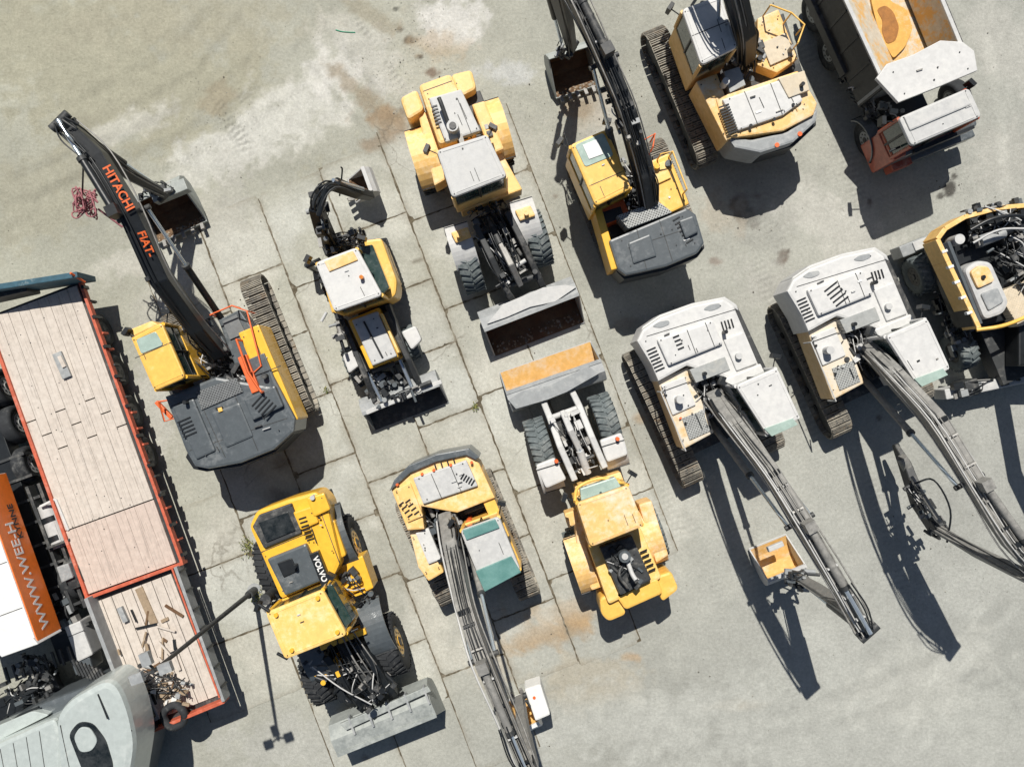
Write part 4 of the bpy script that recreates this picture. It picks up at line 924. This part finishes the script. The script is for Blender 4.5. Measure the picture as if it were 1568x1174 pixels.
# ================================================================ ground
def vnoise(x,y,sc,seed):
    r=np.random.RandomState(seed).rand(128,128);X=x*sc+1000;Y=y*sc+1000
    i=np.floor(X).astype(int);j2=np.floor(Y).astype(int);fx=X-i;fy=Y-j2;fx=fx*fx*(3-2*fx);fy=fy*fy*(3-2*fy)
    g=lambda a,b:r[a%128,b%128]
    return g(i,j2)*(1-fx)*(1-fy)+g(i+1,j2)*fx*(1-fy)+g(i,j2+1)*(1-fx)*fy+g(i+1,j2+1)*fx*fy
def fbm(x,y,sc,seed,o=5):
    s_=0;a_=1;t_=0
    for q_ in range(o): s_=s_+a_*vnoise(x,y,sc*2**q_,seed+q_);t_+=a_;a_*=.55
    return s_/t_
def sm(x): x=np.clip(x,0,1);return x*x*(3-2*x)
BL=[
 (150,90,330,160,20,(.36,.345,.26),.8),(60,300,200,90,-30,(.35,.335,.26),.7),(300,30,250,60,0,(.37,.35,.27),.6),
 (430,190,150,55,-30,(.58,.575,.53),.8),(330,240,120,40,-30,(.56,.555,.51),.6),(510,110,70,45,20,(.62,.61,.57),.8),(690,40,60,45,-40,(.62,.61,.58),.85),(190,200,80,20,-25,(.56,.55,.50),.6),
 (560,90,120,50,40,(.54,.53,.49),.5),(330,160,26,34,30,(.33,.29,.21),.7),(560,150,100,18,40,(.28,.23,.16),.7),(600,185,50,28,20,(.30,.22,.14),.8),(585,215,40,14,-20,(.26,.20,.14),.7),
 (625,62,16,9,0,(.12,.09,.06),.85),(645,88,9,8,0,(.07,.055,.04),.9),(660,112,18,9,0,(.15,.10,.07),.8),(612,46,6,4,0,(.1,.08,.06),.8),(606,14,4,3,0,(.06,.06,.05),.8),
 (670,75,60,26,10,(.42,.33,.22),.5),(245,300,60,30,20,(.50,.48,.43),.6),(350,340,60,120,20,(.44,.43,.39),.6),(630,165,26,20,0,(.20,.15,.10),.7),(560,20,60,14,30,(.30,.27,.20),.6),
 (820,975,95,32,-12,(.38,.26,.14),.75),(860,940,70,22,0,(.42,.29,.16),.6),(970,1005,20,8,0,(.42,.28,.15),.6),(1130,1080,40,10,0,(.44,.34,.23),.5),(760,1000,40,60,15,(.40,.32,.22),.5),(900,1040,90,50,0,(.42,.37,.28),.5),
 (1142,328,26,18,10,(.045,.035,.028),.97),(1128,310,18,10,-30,(.08,.055,.04),.85),(1155,345,9,6,-30,(.08,.055,.04),.85),(1160,300,10,5,0,(.10,.06,.04),.7),(1200,392,10,14,20,(.12,.08,.06),.8),(1208,384,5,4,0,(.07,.05,.04),.8),(1095,400,12,6,0,(.2,.13,.1),.5),
 (1455,288,9,12,10,(.05,.045,.04),.9),(1462,270,5,5,0,(.05,.045,.04),.8),(1440,300,5,4,0,(.05,.045,.04),.8),(1288,320,5,3,0,(.08,.06,.05),.8),(1332,310,4,8,0,(.08,.06,.05),.7),
 (1180,330,70,50,60,(.34,.34,.31),.7),(1290,350,120,50,30,(.52,.51,.47),.6),(1290,190,22,90,18,(.34,.34,.31),.5),(1230,560,18,60,20,(.50,.46,.38),.7),
 (980,640,14,10,0,(.36,.26,.16),.6),(1100,330,50,30,0,(.40,.35,.28),.5),(900,160,40,30,0,(.42,.36,.28),.6),(885,165,24,16,0,(.30,.24,.17),.7),
 (230,640,60,110,20,(.52,.51,.47),.6),(250,470,60,60,0,(.44,.43,.38),.6),(200,400,70,30,-20,(.55,.53,.48),.5),
 (1250,1090,340,90,-10,(.42,.425,.39),.7),(1000,1110,200,60,0,(.45,.455,.42),.6),(1500,1100,120,90,20,(.42,.425,.39),.6),(1400,1040,150,60,-20,(.46,.46,.42),.6),
 (780,110,60,20,10,(.52,.53,.53),.6),(950,600,40,120,20,(.46,.46,.43),.5),(1170,440,60,40,0,(.42,.41,.38),.5),(1530,60,40,90,-20,(.48,.47,.43),.5),(1540,250,60,60,0,(.45,.44,.40),.5),
 (430,1140,120,40,0,(.43,.43,.40),.5),(330,860,40,60,20,(.52,.51,.47),.5),(1150,800,20,120,20,(.40,.40,.36),.6),(1050,780,30,110,20,(.50,.495,.45),.5),(930,200,30,80,20,(.48,.46,.41),.5),
 (800,260,60,90,20,(.46,.455,.41),.5),(640,560,60,60,20,(.52,.52,.48),.5),(700,600,70,30,0,(.53,.53,.49),.5),
 (680,470,7,5,0,(.12,.09,.06),.7),(640,400,12,3,-20,(.12,.10,.07),.7),(540,700,5,4,0,(.12,.1,.08),.6),(1010,520,7,6,0,(.16,.13,.1),.6),(560,1160,8,5,0,(.12,.1,.08),.6),(850,300,8,5,0,(.16,.12,.09),.6),(1100,460,6,4,0,(.12,.1,.08),.6),(1345,640,7,5,0,(.14,.11,.08),.6),(960,500,20,14,0,(.30,.27,.22),.6),(420,760,22,12,0,(.2,.18,.15),.6),(430,705,16,12,0,(.16,.14,.11),.6)]
ST_=[
 ([(-20,330),(120,268),(260,215),(370,150),(470,60),(540,-20)],9,.15,0),([(-20,290),(110,232),(250,178),(350,118),(440,30)],8,.13,0),([(-20,362),(130,300),(280,245),(400,180),(520,90)],6,.12,8),
 ([(-20,180),(120,150),(260,80),(340,-10)],8,.12,0),([(-20,220),(140,188),(300,110),(385,0)],7,.11,0),
 ([(480,20),(560,110),(610,190),(640,250)],7,.24,0),([(520,0),(590,90),(640,160)],6,.20,9),([(440,60),(520,150),(570,220)],5,.15,0),
 ([(300,140),(340,170),(372,215),(390,280)],13,.22,9),([(340,120),(372,150),(400,190)],10,.16,9),
 ([(1225,40),(1262,140),(1300,250),(1330,350)],15,.15,9),([(1262,60),(1290,150),(1320,230)],12,.11,9),
 ([(1100,210),(1150,320),(1210,420)],15,.12,9),([(1140,360),(1180,450),(1235,560)],13,.12,9),([(1170,480),(1210,560),(1260,700)],12,.13,9),
 ([(960,620),(1010,740),(1060,860)],12,-.10,9),([(1100,760),(1150,870),(1200,1000),(1230,1120)],12,.10,9),([(1040,760),(1090,880),(1120,980)],11,.08,9),([(1320,690),(1370,830),(1400,960)],12,.10,9),
 ([(880,1180),(1040,1110),(1240,1080),(1420,1010),(1580,900)],10,.09,0),([(930,1190),(1080,1140),(1280,1110),(1460,1045),(1590,960)],10,.08,0),
 ([(1500,20),(1530,160),(1540,300)],9,-.14,0),([(1540,10),(1566,130)],8,-.14,0),([(1400,1180),(1480,1020),(1580,900)],8,-.10,0),([(1360,1180),(1440,1020),(1540,880)],8,-.08,0),
 ([(930,60),(960,160),(1000,220)],10,.13,9),([(800,130),(850,240),(880,340)],9,-.12,0),([(240,440),(330,420),(400,470)],9,.08,9),([(600,640),(660,700),(760,900)],9,.07,0),([(440,560),(520,760),(600,920)],8,.07,0)]
def tint(x,y):
    u=x*S+784;v=-y*S+587
    n1=fbm(x,y,.35,11);n2=fbm(x,y,1.3,31,6);n3=fbm(x,y,5.,51,4)
    f=np.clip((u+v*.6)/1900,0,1)
    base=np.stack([.412-.006*f,.408+.002*f,.335+.043*f],-1)
    bright=(.82+.28*n1+.26*(n2-.5)+.16*(n3-.5))
    c_=base*bright[...,None]
    wx=(fbm(x,y,1.1,71,6)-.5);wf=(fbm(x,y,4.5,61,4)-.5)
    for (bu,bv,ru,rv,an,col,st) in BL:
        a_=math.radians(an);du=u-bu;dvv=v-bv
        X=(du*math.cos(a_)+dvv*math.sin(a_))/ru;Y=(-du*math.sin(a_)+dvv*math.cos(a_))/rv
        d_=np.sqrt(X*X+Y*Y)+wx*1.4+wf*1.2
        m_=sm((1.15-d_)*1.5)*st;c_=c_*(1-m_[...,None])+np.array(col)*(.85+.32*n3[...,None])*m_[...,None]
    brk=sm((n2-.30)*3.5)
    for pts,wd,dk,tr in ST_:
        best=np.full(x.shape,1e9);al=np.zeros(x.shape);acc=0
        for p,q in zip(pts,pts[1:]):
            dx,dy=q[0]-p[0],q[1]-p[1];L=math.hypot(dx,dy);t_=np.clip(((u-p[0])*dx+(v-p[1])*dy)/L/L,0,1)
            d_=np.hypot(u-p[0]-t_*dx+wx*10,v-p[1]-t_*dy+wf*3);k_=d_<best;best=np.where(k_,d_,best);al=np.where(k_,acc+t_*L,al);acc+=L
        m_=np.exp(-(best/wd)**4)*brk*sm(al/60)*sm((acc-al)/60)
        if tr: m_=m_*(.45+.55*np.sign(np.sin(al*2*np.pi/tr)))*1.3
        c_=c_*(1-(m_*dk)[...,None])
    return np.clip(c_,.01,.9)
def tint_mat(name,scale_b,dark=(.16,.13,.09),crack=False):
    m=bpy.data.materials.new(name);m.use_nodes=True;nt=m.node_tree;b_=nt.nodes['Principled BSDF']
    at=nd(nt,'ShaderNodeAttribute');at.attribute_name='tint';g_=nd(nt,'ShaderNodeNewGeometry');vec=g_.outputs['Position']
    n1=noise(nt,vec,12.,8,.75);n2=noise(nt,vec,70.,4,.7)
    c_=mix(nt,mapr(nt,n1,.28,.72,0,1),(.76,.76,.75),(1.20,1.20,1.20));c_=mix(nt,1.,at.outputs['Color'],c_,'MULTIPLY')
    k2=mix(nt,mapr(nt,n2,.2,.8,0,1),(.74,.74,.74),(1.24,1.24,1.24));c_=mix(nt,1.,c_,k2,'MULTIPLY')
    c_=mix(nt,mapr(nt,noise(nt,vec,5.,5,.85),.66,.74,0,.4),c_,dark)
    if crack:
        vo=nd(nt,'ShaderNodeTexVoronoi',feature='DISTANCE_TO_EDGE');vo.inputs['Scale'].default_value=.22
        w_=nd(nt,'ShaderNodeVectorMath',operation='ADD');nt.links.new(vec,w_.inputs[0])
        no=nd(nt,'ShaderNodeTexNoise');no.inputs['Scale'].default_value=.9;no.inputs['Detail'].default_value=9;nt.links.new(vec,no.inputs['Vector'])
        nt.links.new(no.outputs['Color'],w_.inputs[1]);nt.links.new(w_.outputs[0],vo.inputs['Vector'])
        msk=mapr(nt,noise(nt,vec,.5,3,.5),.50,.58,0,.45)
        c_=mix(nt,mth(nt,'MULTIPLY',mapr(nt,vo.outputs['Distance'],0,.005,1,0),msk),c_,(.12,.10,.075))
    nt.links.new(c_,b_.inputs['Base Color']);b_.inputs['Roughness'].default_value=.92;b_.inputs['Specular IOR Level'].default_value=.25
    bp=nd(nt,'ShaderNodeBump');bp.inputs['Strength'].default_value=scale_b;bp.inputs['Distance'].default_value=.045
    hsum=mth(nt,'ADD',mth(nt,'MULTIPLY',n1,.6),mth(nt,'MULTIPLY',n2,.4))
    nt.links.new(hsum,bp.inputs['Height']);nt.links.new(bp.outputs[0],b_.inputs['Normal'])
    return m
xs=np.concatenate([[-400,-120,-50,-25],np.arange(-16,16.01,.06),[25,50,120,400]]);ys=np.concatenate([[-400,-120,-50,-20],np.arange(-12,12.01,.06),[20,50,120,400]])
X,Y=np.meshgrid(xs,ys);nx_,ny_=len(xs),len(ys)
C=tint(X,Y)
me=bpy.data.meshes.new('ground');me.vertices.add(nx_*ny_)
me.vertices.foreach_set('co',np.stack([X,Y,X*0],-1).ravel().astype(np.float32))
ii=np.arange(nx_*ny_).reshape(ny_,nx_);qd=np.stack([ii[:-1,:-1],ii[:-1,1:],ii[1:,1:],ii[1:,:-1]],-1).reshape(-1,4)
me.loops.add(qd.size);me.loops.foreach_set('vertex_index',qd.ravel());me.polygons.add(len(qd));me.polygons.foreach_set('loop_start',np.arange(len(qd))*4);me.polygons.foreach_set('loop_total',np.full(len(qd),4))
me.update(calc_edges=True)
at=me.color_attributes.new('tint','FLOAT_COLOR','POINT');at.data.foreach_set('color',np.concatenate([C,np.ones(C.shape[:2]+(1,))],-1).ravel().astype(np.float32))
me.materials.append(tint_mat('dusty_gravel',.6));og=bpy.data.objects.new('ground',me);scene.collection.objects.link(og)
# concrete slabs
th=math.radians(21);ex,ey=math.cos(th),-math.sin(th);ax_,ay_=math.sin(th),math.cos(th)
def LP(a_,b_): return 690+b_*ex+a_*ax_,500+b_*ey+a_*ay_
vs=[];fs=[];cs=[];bedv=[]
cols=[(-560,-408,110,430),(-408,-305,-290,480),(-305,-205,-290,520),(-205,-102,-300,500),(-102,0,-310,470),(0,100,-330,455),(100,202,-300,430)]
rs=random.Random(9)
for ci,(b0,b1,a0,a1) in enumerate(cols):
    a_=a0+rs.uniform(-10,10);pitch=105 if ci%2==0 else 150
    while a_<a1:
        a2=a_+pitch*rs.uniform(.92,1.08);var=rs.uniform(.88,1.10);tn=rs.uniform(-.012,.012)
        na,nb_=20,18;g_=1.25
        base=len(vs);U=[]
        for p_ in range(na+1):
            for r_ in range(nb_+1):
                fa=a_+g_+(a2-a_-2*g_)*p_/na;fb=b0+g_+(b1-b0-2*g_)*r_/nb_
                if p_ in(0,na) : fa+=rs.uniform(-.8,.8)
                if r_ in(0,nb_): fb+=rs.uniform(-.8,.8)
                if p_ in(0,na) and r_ in(0,nb_):
                    ch=rs.choice([0,0,0,1.5,4]);fa+=ch*(1 if p_==0 else -1);fb+=ch*(1 if r_==0 else -1)
                u_,v_=LP(fa,fb);w_=W(u_,v_,0);U.append((w_.x,w_.y));vs.append((w_.x,w_.y,.010))
        U=np.array(U);cc=tint(U[:,0],U[:,1])
        conc=np.array([.510+tn,.506,.455-tn])*var
        n_=fbm(U[:,0],U[:,1],.8,140,5)[:,None];ff=sm((n_-.30)*4)*.72
        A_=np.repeat(np.linspace(a_,a2,na+1),nb_+1)[:,None];ff=ff*sm((A_-a0)/60+.1)*sm((a1+40-A_)/60)
        R_=np.tile(np.linspace(0,1,nb_+1),na+1);P_=np.repeat(np.linspace(0,1,na+1),nb_+1)
        ed=np.minimum(np.minimum(R_,1-R_)*(b1-b0),np.minimum(P_,1-P_)*(a2-a_))
        edge=(1-sm(ed/9))*sm((fbm(U[:,0],U[:,1],1.5,160,4)-.35)*4)*.34
        res=cc*(1-ff)+conc*(.80+.40*fbm(U[:,0],U[:,1],3.,150,4)[:,None])*ff
        cs.append(res*(1-edge[:,None])+np.array([.20,.17,.12])*edge[:,None])
        for p_ in range(na):
            for r_ in range(nb_):
                q0=base+p_*(nb_+1)+r_;fs.append((q0,q0+nb_+1,q0+nb_+2,q0+1))
        a_=a2
    c4=[W(*LP(a0+12,b0-.5)),W(*LP(a_-3,b0-.5)),W(*LP(a_-3,b1+.5)),W(*LP(a0+12,b1+.5))]
    bedv.append([(p.x,p.y,.004+.0007*(ci%2)) for p in c4])
me=bpy.data.meshes.new('slabs');me.from_pydata(vs,[],fs)
at=me.color_attributes.new('tint','FLOAT_COLOR','POINT');cs=np.concatenate(cs);at.data.foreach_set('color',np.concatenate([cs,np.ones((len(cs),1))],-1).ravel().astype(np.float32))
me.materials.append(tint_mat('worn_concrete',.22,(.25,.23,.19),True))
rootp=bpy.data.objects.new('concrete_pavement',None);scene.collection.objects.link(rootp)
o1=bpy.data.objects.new('slabs',me);o1.parent=rootp;scene.collection.objects.link(o1)
me=bpy.data.meshes.new('joint_bed');bv=[v for q_ in bedv for v in q_];me.from_pydata(bv,[],[tuple(range(4*i,4*i+4)) for i in range(len(bedv))])
me.materials.append(mat('joint_dirt',(.14,.115,.075),.95,dust=.48,dcol=(.38,.35,.28),grime=.5));o1=bpy.data.objects.new('joint_bed',me);o1.parent=rootp;scene.collection.objects.link(o1)
# loose gravel and clods
g2=V('loose_gravel');rr=random.Random(17)
sm_=[mat('stone_light',(.46,.44,.38),.9,dust=.2),mat('stone_dark',(.15,.135,.11),.9,dust=.2)]
spots=[(640,85,40),(660,60,70),(890,150,45),(1000,470,60),(500,600,15),(700,520,30),(340,170,40),(340,420,60),(1050,120,40),(1460,280,25),(1150,310,50),(970,650,40),(800,980,70),(1420,850,60),(600,160,50)]
for i in range(3400):
    if i%2: sp=rr.choice(spots);u_,v_=rr.gauss(sp[0],sp[2]),rr.gauss(sp[1],sp[2])
    else: u_,v_=rr.uniform(-40,1610),rr.uniform(-40,1210)
    P=W(u_,v_,0);r_=rr.choice([.008,.009,.011,.014,.026 if rr.random()<.15 else .010]);an=rr.uniform(0,3);e_=Vector((math.cos(an),math.sin(an),0));f_=Z.cross(e_)
    c_=P+Z*(r_*.4+.008);vs=[c_+e_*r_,c_+f_*r_*.8,c_-e_*r_*.9,c_-f_*r_,c_+Z*r_*.7+e_*r_*.2,c_-Z*r_*.6]
    g2.raw(vs,[(0,1,4),(1,2,4),(2,3,4),(3,0,4),(1,0,5),(2,1,5),(3,2,5),(0,3,5)],sm_[0 if rr.random()<.65 else 1])
g2.done()
# weeds
LG_=mat('weed_leaf',(.15,.19,.045),.7,dust=.25,grime=.5);LY=mat('weed_leaf_dry',(.36,.34,.10),.8,dust=.25)
for (u_,v_,sp,n_) in((380,834,9,100),(396,914,8,100),(728,622,3.5,45),(500,597,2.5,20)):
    w_=V('weed_clump');w_.to('leaves')
    for i in range(n_):
        P=W(rr.gauss(u_,sp*.55),rr.gauss(v_,sp*.8),0);an=rr.uniform(0,6.28);e_=Vector((math.cos(an),math.sin(an),rr.uniform(.2,1.2))).normalized();L=rr.uniform(.03,.09);s_=e_.cross(Z).normalized()*L*.2
        P=P+Z*rr.uniform(.012,.08)
        w_.raw([P,P+e_*L*.5+s_,P+e_*L,P+e_*L*.5-s_],[(0,1,2,3)],LG_ if rr.random()<.6 else LY)
    w_.done()
tk=V('green_paint_mark');tk.tube([(514,46,.006),(525,49,.006),(544,50,.006)],.016,mat('green_marker',(.05,.42,.25),.8,dust=.2),4,3);tk.done()
# ================================================================ camera / light
cam=bpy.data.cameras.new('Camera');cam.sensor_width=36;cam.sensor_fit='HORIZONTAL';cam.lens=36*(H*S)/1568;cam.clip_end=2000
co=bpy.data.objects.new('Camera',cam);co.location=(0,0,H);scene.collection.objects.link(co);scene.camera=co
el=math.radians(56)
dr=Vector((.157*math.cos(el),-.988*math.cos(el),-math.sin(el)))
su=bpy.data.lights.new('Sun','SUN');su.energy=5.0;su.angle=math.radians(.5);su.color=(1,.96,.885)
so=bpy.data.objects.new('Sun',su);so.rotation_euler=dr.to_track_quat('-Z','Y').to_euler();scene.collection.objects.link(so)
wd=bpy.data.worlds.new('World');scene.world=wd;wd.use_nodes=True;nt=wd.node_tree
sk=nt.nodes.new('ShaderNodeTexSky');sk.sky_type='NISHITA';sk.sun_disc=False;sk.sun_elevation=el;sk.sun_rotation=math.radians(-9)
bg=nt.nodes['Background'];bg.inputs['Strength'].default_value=.05;nt.links.new(sk.outputs[0],bg.inputs[0])
scene.view_settings.view_transform='Standard';scene.view_settings.look='None';scene.view_settings.exposure=0
